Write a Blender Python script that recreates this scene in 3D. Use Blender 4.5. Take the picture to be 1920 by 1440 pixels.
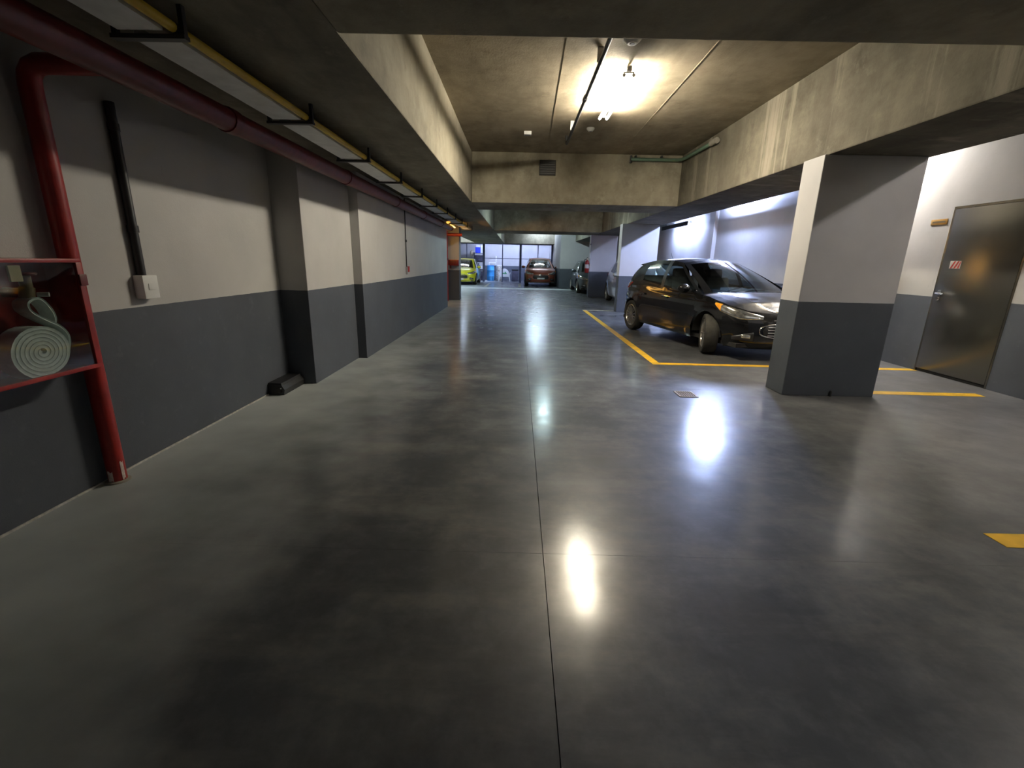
import bpy, bmesh, math, random
from mathutils import Vector, Matrix
random.seed(7)
for o in list(bpy.data.objects):
    bpy.data.objects.remove(o)
scn = bpy.context.scene
COL = scn.collection

# ------------------------------------------------------------------ camera
F_PX, PITCH, YAW, ROLL, CAM_H = 854.86, 0.26343, -0.008063, -0.021926, 1.30
cp, sp, cy, sy = math.cos(PITCH), math.sin(PITCH), math.cos(YAW), math.sin(YAW)
fwd = Vector((sy * cp, cy * cp, -sp)); right = Vector((cy, -sy, 0)); down = fwd.cross(right)
r2 = right * math.cos(ROLL) + down * math.sin(ROLL); d2 = down * math.cos(ROLL) - right * math.sin(ROLL)
cam = bpy.data.cameras.new('camera'); cam.sensor_width = 36; cam.lens = F_PX / 1920 * 36
cam.clip_start = 0.02; cam.clip_end = 200
co = bpy.data.objects.new('camera', cam); COL.objects.link(co)
M = Matrix.Identity(4)
for i in range(3):
    M[i][0], M[i][1], M[i][2] = r2[i], -d2[i], -fwd[i]
M[2][3] = CAM_H
co.matrix_world = M
scn.camera = co

# ------------------------------------------------------------------ world and exposure
w = bpy.data.worlds.new('world'); scn.world = w; w.use_nodes = True
w.node_tree.nodes['Background'].inputs[0].default_value = (0.55, 0.6, 0.7, 1)
w.node_tree.nodes['Background'].inputs[1].default_value = 0.02
vs = scn.view_settings
vs.view_transform = 'Standard'; vs.look = 'None'; vs.gamma = 1; vs.use_curve_mapping = False
vs.exposure = 1.9
scn.cycles.use_denoising = True
scn.cycles.max_bounces = 8; scn.cycles.diffuse_bounces = 5; scn.cycles.glossy_bounces = 4
scn.cycles.transparent_max_bounces = 12
scn.cycles.sample_clamp_indirect = 6.0
scn.cycles.caustics_reflective = False; scn.cycles.caustics_refractive = False

WARM = (1.0, 0.91, 0.73); NEUT = (1.0, 0.96, 0.91); COOL = (0.62, 0.78, 1.0); BLUE = (0.46, 0.58, 1.0)
TEAL = (0.66, 0.90, 0.96); AMBER = (1.0, 0.50, 0.10)

# ------------------------------------------------------------------ materials
MATS = {}
def new_mat(name):
    m = bpy.data.materials.new(name); m.use_nodes = True
    nt = m.node_tree; b = nt.nodes['Principled BSDF']
    return m, nt, b
def N(nt, t, **k):
    n = nt.nodes.new(t)
    for a, v in k.items():
        setattr(n, a, v)
    return n
def noise(nt, pos, scale, detail=4, rough=0.55, stretch=None):
    n = N(nt, 'ShaderNodeTexNoise'); n.inputs['Scale'].default_value = scale
    n.inputs['Detail'].default_value = detail; n.inputs['Roughness'].default_value = rough
    if stretch:
        mp = N(nt, 'ShaderNodeMapping'); mp.inputs['Scale'].default_value = stretch
        nt.links.new(pos, mp.inputs['Vector']); pos = mp.outputs[0]
    nt.links.new(pos, n.inputs['Vector'])
    return n.outputs['Fac']
def ramp(nt, fac, stops):
    r = N(nt, 'ShaderNodeValToRGB'); e = r.color_ramp.elements
    while len(e) < len(stops):
        e.new(0.5)
    for i, (p, c) in enumerate(stops):
        e[i].position = p
        e[i].color = (c, c, c, 1) if isinstance(c, (int, float)) else (*c, 1)
    nt.links.new(fac, r.inputs[0])
    return r.outputs[0]
def mix(nt, fac, a, b, mode='MIX'):
    m = N(nt, 'ShaderNodeMix', data_type='RGBA', blend_type=mode)
    for s, v in ((0, fac), (6, a), (7, b)):
        if hasattr(v, 'links'):
            nt.links.new(v, m.inputs[s])
        elif s == 0:
            m.inputs[0].default_value = v
        else:
            m.inputs[s].default_value = (*v, 1) if len(v) == 3 else v
    return m.outputs[2]
def mth(nt, op, a, b=None, c=None, clamp=False):
    m = N(nt, 'ShaderNodeMath', operation=op, use_clamp=clamp)
    for i, v in enumerate((a, b, c)):
        if v is None:
            continue
        if hasattr(v, 'links'):
            nt.links.new(v, m.inputs[i])
        else:
            m.inputs[i].default_value = v
    return m.outputs[0]
def position(nt):
    return N(nt, 'ShaderNodeNewGeometry').outputs['Position']
def bump(nt, b, h, strength, dist=0.01):
    n = N(nt, 'ShaderNodeBump'); n.inputs['Strength'].default_value = strength; n.inputs['Distance'].default_value = dist
    nt.links.new(h, n.inputs['Height']); nt.links.new(n.outputs[0], b.inputs['Normal'])
def simple(name, col, rough=0.5, metal=0.0, coat=0.0, var=0.12, spec=0.5, scale=9.0, emit=None, strength=0):
    m, nt, b = new_mat(name)
    p = N(nt, 'ShaderNodeTexCoord').outputs['Object']
    f = noise(nt, p, scale, 4)
    lo = tuple(c * (1 - var) for c in col); hi = tuple(min(1, c * (1 + var)) for c in col)
    nt.links.new(ramp(nt, f, [(0.3, lo), (0.7, hi)]), b.inputs['Base Color'])
    b.inputs['Roughness'].default_value = rough; b.inputs['Metallic'].default_value = metal
    b.inputs['Coat Weight'].default_value = coat; b.inputs['Coat Roughness'].default_value = 0.04
    b.inputs['Specular IOR Level'].default_value = spec
    if emit:
        b.inputs['Emission Color'].default_value = (*emit, 1); b.inputs['Emission Strength'].default_value = strength
    MATS[name] = m
    return m
def lamp_mat(name, col, strength):
    return simple(name, (0.8, 0.8, 0.8), 0.4, emit=col, strength=strength, var=0.0)

def two_tone(name, upper, lower, line=0.97):
    m, nt, b = new_mat(name)
    pos = position(nt); sep = N(nt, 'ShaderNodeSeparateXYZ'); nt.links.new(pos, sep.inputs[0])
    n1 = noise(nt, pos, 1.3, 5); n2 = noise(nt, pos, 14, 4); n3 = noise(nt, pos, 160, 3)
    up = mix(nt, ramp(nt, n1, [(0.3, 0.0), (0.75, 1.0)]), tuple(c * 1.04 for c in upper), tuple(c * 0.86 for c in upper))
    scuff = ramp(nt, noise(nt, pos, 7, 5, 0.7, (1, 1, 0.35)), [(0.66, 0.0), (0.74, 0.55)])
    up = mix(nt, scuff, up, tuple(c * 0.72 for c in upper))
    lo = mix(nt, ramp(nt, n1, [(0.3, 0.0), (0.75, 1.0)]), tuple(c * 0.85 for c in lower), tuple(c * 1.2 for c in lower))
    lo = mix(nt, ramp(nt, n2, [(0.6, 0.0), (0.8, 0.35)]), lo, tuple(c * 1.7 for c in lower))
    z = mth(nt, 'ADD', sep.outputs[2], mth(nt, 'MULTIPLY', n2, 0.006))
    edge = mth(nt, 'GREATER_THAN', z, line + 0.003)
    nt.links.new(mix(nt, edge, lo, up), b.inputs['Base Color'])
    b.inputs['Roughness'].default_value = 0.62; b.inputs['Specular IOR Level'].default_value = 0.35
    bump(nt, b, mth(nt, 'ADD', n3, mth(nt, 'MULTIPLY', n2, 1.5)), 0.25, 0.004)
    MATS[name] = m
    return m

def concrete(name, dark, light, stain=None, streak=0.0, board=0.0):
    m, nt, b = new_mat(name)
    pos = position(nt)
    n1 = noise(nt, pos, 0.9, 6, 0.62); n2 = noise(nt, pos, 5, 6, 0.65); n3 = noise(nt, pos, 60, 4)
    c = mix(nt, ramp(nt, n1, [(0.32, 0.0), (0.68, 1.0)]), dark, light)
    c = mix(nt, ramp(nt, n2, [(0.35, 0.0), (0.7, 0.6)]), c, tuple(x * 1.25 for x in light))
    c = mix(nt, ramp(nt, noise(nt, pos, 2.2, 6, 0.7), [(0.58, 0.0), (0.72, 0.6)]), c, tuple(x * 0.6 for x in dark))
    c = mix(nt, ramp(nt, noise(nt, pos, 1.1, 7, 0.68, (1.6, 0.5, 1)), [(0.46, 0.0), (0.66, 0.55)]), c, tuple(x * 0.55 for x in dark))
    c = mix(nt, ramp(nt, noise(nt, pos, 3.1, 8, 0.75), [(0.57, 0.0), (0.68, 0.45)]), c, tuple(x * 1.35 for x in light))
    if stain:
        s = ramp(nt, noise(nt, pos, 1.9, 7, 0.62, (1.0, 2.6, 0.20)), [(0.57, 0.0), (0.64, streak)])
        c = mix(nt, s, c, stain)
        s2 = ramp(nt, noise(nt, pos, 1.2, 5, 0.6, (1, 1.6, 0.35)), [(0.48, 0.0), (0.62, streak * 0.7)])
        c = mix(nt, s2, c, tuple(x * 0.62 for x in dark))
    nt.links.new(c, b.inputs['Base Color'])
    b.inputs['Roughness'].default_value = 0.82; b.inputs['Specular IOR Level'].default_value = 0.25
    h = mth(nt, 'ADD', n3, mth(nt, 'MULTIPLY', n2, 2.0))
    bump(nt, b, h, 0.3, 0.006)
    MATS[name] = m
    return m

def floor_mat():
    m, nt, b = new_mat('polished_concrete')
    pos = position(nt); sep = N(nt, 'ShaderNodeSeparateXYZ'); nt.links.new(pos, sep.inputs[0])
    n1 = noise(nt, pos, 0.55, 7, 0.62); n2 = noise(nt, pos, 2.6, 7, 0.68); n3 = noise(nt, pos, 34, 5)
    sw = noise(nt, pos, 1.4, 6, 0.65, (0.5, 2.2, 1))
    c = mix(nt, ramp(nt, n1, [(0.3, 0.0), (0.7, 1.0)]), (0.030, 0.035, 0.043), (0.078, 0.084, 0.095))
    c = mix(nt, ramp(nt, n2, [(0.44, 0.0), (0.72, 0.85)]), c, (0.128, 0.131, 0.137))
    c = mix(nt, ramp(nt, sw, [(0.48, 0.0), (0.70, 0.6)]), c, (0.165, 0.162, 0.155))
    c = mix(nt, ramp(nt, noise(nt, pos, 1.5, 7, 0.7), [(0.42, 0.0), (0.66, 0.75)]), c, (0.022, 0.026, 0.032))
    # unpolished, dusty strip along the left wall and on the right-hand side
    dw = mth(nt, 'ADD', mth(nt, 'MULTIPLY', sep.outputs[0], -1.0), mth(nt, 'MULTIPLY', noise(nt, pos, 0.6, 2, 0.5), 0.9))
    dw = mth(nt, 'ADD', dw, mth(nt, 'MULTIPLY', noise(nt, pos, 2.3, 2, 0.5), 0.9))
    dust = ramp(nt, mth(nt, 'DIVIDE', dw, 4.0), [(0.46, 0.0), (0.82, 1.0)])
    c = mix(nt, dust, c, (0.40, 0.43, 0.435))
    dr_ = ramp(nt, mth(nt, 'DIVIDE', mth(nt, 'ADD', sep.outputs[0], mth(nt, 'MULTIPLY', n2, 1.6)), 6.0), [(0.42, 0.0), (0.78, 0.55)])
    c = mix(nt, dr_, c, (0.20, 0.19, 0.175))
    # small light specks
    v = N(nt, 'ShaderNodeTexVoronoi'); v.inputs['Scale'].default_value = 2.1; nt.links.new(pos, v.inputs['Vector'])
    sp_ = ramp(nt, mth(nt, 'ADD', v.outputs['Distance'], mth(nt, 'MULTIPLY', n3, 0.02)), [(0.022, 1.0), (0.032, 0.0)])
    c = mix(nt, sp_, c, (0.22, 0.22, 0.21))
    nt.links.new(c, b.inputs['Base Color'])
    b.inputs['Roughness'].default_value = 0.50; b.inputs['Specular IOR Level'].default_value = 0.25
    # worn polish: a clear sealer layer, patchy and mostly gone near the left wall
    wear = mth(nt, 'MULTIPLY', ramp(nt, n2, [(0.38, 1.0), (0.72, 0.45)]), mth(nt, 'SUBTRACT', 1.0, mth(nt, 'MULTIPLY', dust, 0.7)), clamp=True)
    nt.links.new(mth(nt, 'MULTIPLY', wear, 0.85), b.inputs['Coat Weight'])
    nt.links.new(ramp(nt, noise(nt, pos, 4.5, 5, 0.6), [(0.3, 0.15), (0.7, 0.23)]), b.inputs['Coat Roughness'])
    h = mth(nt, 'ADD', mth(nt, 'MULTIPLY', n3, 0.35), mth(nt, 'MULTIPLY', noise(nt, pos, 8, 4), 1.0))
    bump(nt, b, h, 0.16, 0.006)
    MATS['floor'] = m
    return m

floor_mat()
two_tone('wall', (0.47, 0.46, 0.45), (0.070, 0.078, 0.096))
two_tone('column', (0.50, 0.49, 0.49), (0.066, 0.075, 0.090))
concrete('ceiling', (0.23, 0.195, 0.138), (0.37, 0.312, 0.225))
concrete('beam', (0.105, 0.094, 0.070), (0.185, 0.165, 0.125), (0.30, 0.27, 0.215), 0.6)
concrete('beam_cross', (0.24, 0.215, 0.160), (0.40, 0.36, 0.27))
concrete('beam_plain', (0.18, 0.162, 0.125), (0.30, 0.272, 0.21))
simple('joint', (0.012, 0.012, 0.013), 0.9)
simple('plaster_edge', (0.42, 0.41, 0.38), 0.8, var=0.3, scale=30)
simple('red_paint', (0.29, 0.016, 0.012), 0.38, var=0.2, scale=14)
simple('red_dark', (0.13, 0.010, 0.010), 0.42, var=0.25, scale=14)
simple('chipped', (0.60, 0.50, 0.46), 0.8, var=0.3, scale=60)
simple('tray_white', (0.68, 0.70, 0.70), 0.45)
simple('yellow_pipe', (0.62, 0.42, 0.02), 0.45)
simple('black_plastic', (0.014, 0.014, 0.015), 0.42)
simple('black_rubber', (0.018, 0.017, 0.016), 0.85)
simple('white_plastic', (0.72, 0.72, 0.70), 0.4, var=0.04)
simple('grey_plastic', (0.25, 0.25, 0.26), 0.5)
simple('dark_metal', (0.05, 0.05, 0.05), 0.5, 0.3)
simple('steel', (0.55, 0.55, 0.55), 0.3, 1.0)
simple('chrome', (0.8, 0.8, 0.8), 0.12, 1.0, var=0.03)
simple('brass', (0.55, 0.33, 0.10), 0.35, 0.7)
simple('brass_dark', (0.16, 0.12, 0.06), 0.5, 0.3)
simple('hose', (0.66, 0.74, 0.72), 0.8, var=0.12, scale=40)
simple('wood_tag', (0.40, 0.33, 0.17), 0.7)
simple('yellow_line', (0.62, 0.36, 0.012), 0.42, var=0.25, scale=6)
simple('pale_line', (0.42, 0.40, 0.28), 0.5, var=0.25, scale=6)
simple('white_line', (0.42, 0.44, 0.44), 0.5, var=0.25, scale=3)
simple('green_pipe', (0.12, 0.20, 0.14), 0.5)
simple('concrete_patch', (0.26, 0.24, 0.20), 0.85)
simple('vent_dark', (0.03, 0.028, 0.025), 0.7)
simple('sticker_red', (0.50, 0.05, 0.04), 0.5)
simple('sticker_white', (0.70, 0.66, 0.60), 0.5)
simple('blue_plastic', (0.05, 0.30, 0.62), 0.45)
simple('box_blue', (0.03, 0.06, 0.62), 0.5)
simple('cardboard', (0.42, 0.36, 0.26), 0.8)
simple('dark_cloth', (0.035, 0.033, 0.05), 0.9, var=0.4, scale=6)
simple('green_print', (0.06, 0.30, 0.12), 0.6)
simple('fence_paint', (0.10, 0.11, 0.19), 0.5)
simple('headlamp_inner', (0.6, 0.6, 0.58), 0.15, 0.9, var=0.4, scale=28)
simple('orange_lens', (0.85, 0.33, 0.015), 0.15, coat=1.0)
simple('red_lens', (0.38, 0.01, 0.01), 0.12, coat=1.0)
simple('interior', (0.045, 0.045, 0.048), 0.75, var=0.3)
simple('dash', (0.02, 0.02, 0.022), 0.7)
simple('plate', (0.62, 0.62, 0.62), 0.4)
simple('alloy', (0.52, 0.50, 0.46), 0.28, 0.9, var=0.06)
simple('tyre', (0.030, 0.028, 0.024), 0.8, var=0.3, scale=20)
simple('paint_black', (0.004, 0.004, 0.0045), 0.5, 0.0, coat=1.0, var=0.05, spec=0.1)
simple('paint_copper', (0.26, 0.062, 0.030), 0.28, 0.35, coat=1.0, var=0.05)
simple('paint_yellow', (0.66, 0.62, 0.02), 0.3, 0.0, coat=1.0, var=0.05)
simple('paint_grey', (0.10, 0.12, 0.13), 0.28, 0.5, coat=1.0, var=0.05)
simple('paint_silver', (0.45, 0.47, 0.48), 0.28, 0.6, coat=1.0, var=0.05)
def speckle():
    m, nt, b = new_mat('speckled')
    p = N(nt, 'ShaderNodeTexCoord').outputs['Object']
    nt.links.new(ramp(nt, noise(nt, p, 16, 5, 0.7), [(0.38, (0.10, 0.09, 0.08)), (0.52, (0.42, 0.39, 0.33)), (0.68, (0.66, 0.64, 0.58))]), b.inputs['Base Color'])
    b.inputs['Roughness'].default_value = 0.85
    MATS['speckled'] = m
speckle()
def door_mat():
    m, nt, b = new_mat('door_steel')
    p = position(nt)
    c = ramp(nt, noise(nt, p, 2.2, 5), [(0.2, (0.135, 0.130, 0.115)), (0.8, (0.165, 0.160, 0.140))])
    nt.links.new(c, b.inputs['Base Color']); b.inputs['Metallic'].default_value = 0.8
    nt.links.new(ramp(nt, noise(nt, p, 3, 3), [(0.3, 0.22), (0.7, 0.26)]), b.inputs['Roughness'])
    b.inputs['Specular IOR Level'].default_value = 0.8
    MATS['door_steel'] = m
door_mat()
def glass(name, tint, gloss_col=(1, 1, 1)):
    m = bpy.data.materials.new(name); m.use_nodes = True; nt = m.node_tree
    nt.nodes.remove(nt.nodes['Principled BSDF']); out = nt.nodes['Material Output']
    t = N(nt, 'ShaderNodeBsdfTransparent'); t.inputs[0].default_value = (*tint, 1)
    g = N(nt, 'ShaderNodeBsdfGlossy'); g.inputs['Roughness'].default_value = 0.03; g.inputs[0].default_value = (*gloss_col, 1)
    fr = N(nt, 'ShaderNodeFresnel')
    bf = N(nt, 'ShaderNodeNewGeometry').outputs['Backfacing']      # thin sheet: same reflectance from both sides
    nt.links.new(mth(nt, 'SUBTRACT', 1.5, mth(nt, 'MULTIPLY', bf, 1.5 - 1 / 1.5)), fr.inputs[0])
    mx = N(nt, 'ShaderNodeMixShader')
    nt.links.new(fr.outputs[0], mx.inputs[0]); nt.links.new(t.outputs[0], mx.inputs[1]); nt.links.new(g.outputs[0], mx.inputs[2])
    nt.links.new(mx.outputs[0], out.inputs[0]); MATS[name] = m
glass('car_glass', (0.40, 0.46, 0.45)); glass('clear_glass', (0.86, 0.88, 0.87)); glass('lens_glass', (0.9, 0.9, 0.9))

# ------------------------------------------------------------------ mesh helpers
ORG = {}
class MB:
    def __init__(s):
        s.bm = bmesh.new()
    def box(s, x0, x1, y0, y1, z0, z1, bev=0.0, seg=2, M=None):
        r = bmesh.ops.create_cube(s.bm, size=1.0)
        T = Matrix.Translation(((x0 + x1) / 2, (y0 + y1) / 2, (z0 + z1) / 2)) @ Matrix.Diagonal((abs(x1 - x0), abs(y1 - y0), abs(z1 - z0), 1))
        vs_ = r['verts']
        bmesh.ops.transform(s.bm, matrix=T, verts=vs_)
        if bev > 0:
            es = list({e for v in vs_ for e in v.link_edges})
            r = bmesh.ops.bevel(s.bm, geom=es, offset=bev, segments=seg, affect='EDGES', profile=0.6)
            vs_ = list({v for f in r['faces'] for v in f.verts} | {v for v in vs_ if v.is_valid})
        if M is not None:
            bmesh.ops.transform(s.bm, matrix=M, verts=[v for v in vs_ if v.is_valid])
        return s
    def ring(s, c, u, v, r, n):
        return [s.bm.verts.new(c + u * (r * math.cos(2 * math.pi * i / n)) + v * (r * math.sin(2 * math.pi * i / n))) for i in range(n)]
    def bridge(s, a, b):
        n = len(a)
        for i in range(n):
            s.bm.faces.new((a[i], a[(i + 1) % n], b[(i + 1) % n], b[i]))
    def tube(s, pts, r, n=12, cap=True):
        pts = [Vector(p) for p in pts]; rs = r if isinstance(r, (list, tuple)) else [r] * len(pts)
        t0 = (pts[1] - pts[0]).normalized()
        u = t0.orthogonal().normalized(); prev = None; first = None
        for i, p in enumerate(pts):
            if i == 0: t = t0
            elif i == len(pts) - 1: t = (pts[i] - pts[i - 1]).normalized()
            else: t = ((pts[i] - pts[i - 1]).normalized() + (pts[i + 1] - pts[i]).normalized()).normalized()
            u = (u - t * u.dot(t)).normalized(); v = t.cross(u)
            k = s.ring(p, u, v, rs[i], n)
            if prev: s.bridge(prev, k)
            else: first = k
            prev = k
        if cap:
            s.bm.faces.new(list(reversed(first))); s.bm.faces.new(prev)
        return s
    def cyl(s, p0, p1, r, n=16, r1=None):
        return s.tube([p0, p1], [r, r if r1 is None else r1], n)
    def lathe(s, prof, c, axis, n=32, closed=False):
        c = Vector(c); a = Vector(axis).normalized(); u = a.orthogonal().normalized(); v = a.cross(u)
        prev = first = None
        for r, h in prof:
            k = s.ring(c + a * h, u, v, max(r, 1e-4), n)
            if prev: s.bridge(prev, k)
            else: first = k
            prev = k
        if closed: s.bridge(prev, first)
        return s
    def grid(s, rows, wrap=False):
        g = [[s.bm.verts.new(p) for p in r] for r in rows]
        for i in range(len(g) - 1):
            for j in range(len(g[0]) - 1):
                q = (g[i][j], g[i][j + 1], g[i + 1][j + 1], g[i + 1][j])
                s.bm.faces.new(q)
        return s
    def prism(s, poly, d):
        d = Vector(d); a = [s.bm.verts.new(Vector(p)) for p in poly]; b = [s.bm.verts.new(Vector(p) + d) for p in poly]
        s.bm.faces.new(list(reversed(a))); s.bm.faces.new(b); s.bridge(a, b)
        return s
    def ball(s, c, rx, ry, rz, seg=16):
        r = bmesh.ops.create_uvsphere(s.bm, u_segments=seg, v_segments=max(6, seg // 2), radius=1)
        bmesh.ops.transform(s.bm, matrix=Matrix.Translation(c) @ Matrix.Diagonal((rx, ry, rz, 1)), verts=r['verts'])
        return s
    def build(s, name, mat, parent=None, smooth=True, weld=False, recalc=True, angle=38, org=None):
        bm = s.bm
        if weld: bmesh.ops.remove_doubles(bm, verts=bm.verts, dist=1e-4)
        if recalc: bmesh.ops.recalc_face_normals(bm, faces=bm.faces)
        if parent is not None:
            og = ORG[parent.name]
        else:
            xs = [v.co.x for v in bm.verts]; ys = [v.co.y for v in bm.verts]; zs = [v.co.z for v in bm.verts]
            og = Vector(org) if org else Vector(((min(xs) + max(xs)) / 2, (min(ys) + max(ys)) / 2, min(zs)))
        bmesh.ops.translate(bm, vec=-og, verts=bm.verts)
        me = bpy.data.meshes.new(name); bm.to_mesh(me); bm.free()
        me.materials.append(MATS[mat])
        if smooth:
            me.polygons.foreach_set('use_smooth', [True] * len(me.polygons))
            me.set_sharp_from_angle(angle=math.radians(angle))
        o = bpy.data.objects.new(name, me); COL.objects.link(o)
        if parent is not None: o.parent = parent
        else: o.location = og
        ORG[o.name] = og
        return o
def thing(name, label, cat, loc=(0, 0, 0), rotz=0.0, group=None, local=False):
    o = bpy.data.objects.new(name, None); COL.objects.link(o); o.empty_display_size = 0.1
    o.location = loc; o.rotation_euler = (0, 0, rotz); o['label'] = label; o['category'] = cat
    if group: o['group'] = group
    ORG[o.name] = Vector((0, 0, 0)) if local else Vector(loc)
    return o
def tag(o, label, cat, group=None):
    o['label'] = label; o['category'] = cat
    if group: o['group'] = group
    return o
def struct(o, label=None):
    o['kind'] = 'structure'
    if label: o['label'] = label
    return o
def dup(root, loc, label, group=None):
    r = root.copy(); COL.objects.link(r); r.location = loc; r['label'] = label; ORG[r.name] = Vector(loc)
    if group: r['group'] = group
    for ch in list(root.children):
        c = ch.copy(); COL.objects.link(c); c.parent = r
        for g in ch.children:
            d = g.copy(); COL.objects.link(d); d.parent = c
    return r

# ------------------------------------------------------------------ the building
XL, XP, XF = -2.39, -2.11, -2.00        # left wall, pilaster, stepped-out far wall
XR = 5.37                               # right wall
ZB, ZC = 2.31, 3.15                     # beam underside, slab
BL, BR0, BR1 = -0.87, 2.84, 3.80        # longitudinal beam edges
Y0, YE = -6.0, 32.5
# floor: poured bays with saw-cut joints
fl = struct(MB().box(-6.3, 5.7, Y0 - .3, YE + .3, -0.12, -0.02).build('floor', 'joint', smooth=False))
fl.name = 'floor'
xc = [-6.2, 0.145, 5.65]; yc = [Y0 - .2, -1.1, 1.83, 4.77, 7.75, 10.75, 13.7, 16.7, 20.2, 24.2, 28.2, YE + .2]
g = 0.0016
for i in range(2):
    for j in range(len(yc) - 1):
        MB().box(xc[i] + g, xc[i + 1] - g, yc[j] + g * .3, yc[j + 1] - g * .3, -0.02, 0.0).build('slab', 'floor', fl, smooth=False)
struct(MB().box(-6.3, 5.7, Y0 - .3, YE + .3, ZC, ZC + .2).build('ceiling', 'ceiling', smooth=False))
def wall(name, mat, boxes, label=None, bev=0.0):
    m = MB()
    for b_ in boxes: m.box(*b_, bev=bev)
    return struct(m.build(name, mat, smooth=False), label)
wall('wall_left', 'wall', [(-2.62, XL, Y0, 4.64, 0, ZC), (-2.62, -2.42, 13.2, 15.5, 0, ZC)])
wall('pilaster', 'wall', [(-2.62, XP, 4.64, 5.98, 0, ZC)], 'two-tone painted pilaster on the left wall beside the black bait box', 0.006)
wall('wall_left', 'wall', [(-2.62, XF, 5.98, 13.2, 0, ZC)])
wall('pillar', 'wall', [(-2.62, -1.95, 15.5, 15.95, 0, ZC)], 'two-tone painted pillar at the far end of the left wall', 0.006)
wall('wall_far_left', 'wall', [(-6.2, -2.62, 15.75, 15.95, 0, ZC), (-6.2, -6.0, 15.95, YE, 0, ZC)])
wall('wall_right', 'wall', [(XR, 5.6, Y0, 5.09, 0, ZC), (XR, 5.6, 6.07, 24.0, 0, ZC), (XR, 5.6, 5.09, 6.07, 2.06, ZC)])
wall('pilaster', 'wall', [(5.27, XR, 13.1, 13.45, 0, ZC)], 'shallow painted pilaster on the right wall behind the black car')
wall('wall_block', 'wall', [(2.12, 5.6, 24.0, 24.25, 0, ZC), (2.12, 2.32, 24.25, YE, 0, ZC)], 'two-tone painted wall end beside the copper red car', 0.006)
wall('wall_back', 'wall', [(-6.2, 5.6, YE, YE + .2, 0, ZC)])
wall('wall_front', 'wall', [(-2.62, 5.6, Y0 - .2, Y0, 0, ZC)])
# beams
def beam(boxes, label, mat='beam'):
    m = MB()
    for b_ in boxes: m.box(*b_, bev=0.012)
    return struct(m.build('beam', mat, smooth=False), label)
beam([(-2.62, BL, Y0, 28.4, ZB, ZC)], 'wide concrete beam running above the left wall', 'beam_plain')
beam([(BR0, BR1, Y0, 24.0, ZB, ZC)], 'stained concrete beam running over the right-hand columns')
beam([(BL, BR0, 1.35, 2.48, ZB, ZC)], 'nearest concrete cross beam above the camera', 'beam_cross')
beam([(BL, BR0, 8.80, 10.0, ZB, ZC)], 'concrete cross beam with a dark square vent', 'beam_cross')
beam([(BL, BR0, 16.55, 18.4, ZB, ZC)], 'second far concrete cross beam lit amber at its left end', 'beam_cross')
beam([(-6.0, 2.12, 28.4, 29.6, ZB, ZC)], 'farthest concrete cross beam above the storage fence', 'beam_plain')
# columns
for (x0, x1, y0, y1, lb) in ((2.80, 3.75, 4.64, 4.97, 'nearest two-tone grey column beside the steel door'),
                             (2.72, 3.70, 12.70, 13.02, 'two-tone grey column behind the tail of the black car'),
                             (2.74, 3.74, 18.15, 18.47, 'farther two-tone grey column carrying a red extinguisher')):
    wall('column', 'column', [(x0, x1, y0, y1, 0, ZB)], lb, 0.008)
# thin plaster edge along the left wall foot
struct(MB().box(XL, XL + .007, Y0, 4.2, 0, .011).build('trim_1', 'plaster_edge', smooth=False))
for (xa, ya, xb2, yb2) in ((.33, 2.5, .46, 8.78), (1.64, 2.5, 1.72, 8.78)):
    MB().prism([(xa - .005, ya, ZC - .003), (xa + .005, ya, ZC - .003), (xb2 + .005, yb2, ZC - .003), (xb2 - .005, yb2, ZC - .003)], (0, 0, .006)).build('formwork_seam', 'ceiling', bpy.data.objects['ceiling'], smooth=False)
# dark vent on the cross beam
v = thing('wall_vent', 'dark square vent on the face of the concrete cross beam', 'vent', (0.475, 8.80, 2.78))
MB().box(.33, .62, 8.785, 8.80, 2.78, 3.03).build('vent_back', 'vent_dark', v, smooth=False)
for k in range(6):
    MB().box(.345, .605, 8.772, 8.786, 2.797 + k * .037, 2.815 + k * .037).build('vent_slat', 'dark_metal', v, smooth=False)

# ------------------------------------------------------------------ lamps
def fluorescent(label, x, y0, y1, z, col, strength, tubes=2, housing='white_plastic', group='fluorescent ceiling lights', top=None, hz=0.05, swap=False, shade=False):
    mname = 'tube_%d' % len(MATS); lamp_mat(mname, col, strength)
    yc_ = (y0 + y1) / 2
    t = thing('fluorescent_light', label, 'light', (yc_, x, z) if swap else (x, yc_, z), group=group)
    def bld(m, nm, mt, sm=True):
        if swap:
            for v_ in m.bm.verts: v_.co.x, v_.co.y = v_.co.y, v_.co.x
        m.build(nm, mt, t, smooth=sm)
    bld(MB().box(x - .024, x + .024, y0 - .04, y1 + .04, z + .03, z + .03 + hz, bev=.006), 'housing', housing)
    for s in ((-.045, .045) if tubes == 2 else (0,)):
        bld(MB().cyl((x + s, y0, z), (x + s, y1, z), .0145, 10), 'tube', mname)
    for yy in (y0 - .03, y1 + .005):
        for s in ((-.045, .045) if tubes == 2 else (0,)):
            bld(MB().cyl((x + s, yy, z), (x + s, yy + .025, z), .0155, 10), 'end_cap', housing)
        bld(MB().box(x - .05, x + .05, yy + .004, yy + .021, z + .016, z + .030), 'lamp_holder', housing, False)
    if top is None and hz > .03: top = ZC
    if shade: bld(MB().box(x - .085, x - .075, y0 - .06, y1 + .06, z - .05, z + .07), 'reflector', 'dark_metal', False)
    if top:
        for yy in (y0 + .2, y1 - .2):
            bld(MB().cyl((x, yy, z + .028 + hz), (x, yy, top), .008, 6), 'hanger', 'dark_metal')
    return t
fluorescent('glowing warm fluorescent light on the ceiling over the aisle', 1.02, 5.05, 6.40, 3.05, WARM, 105)
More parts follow.
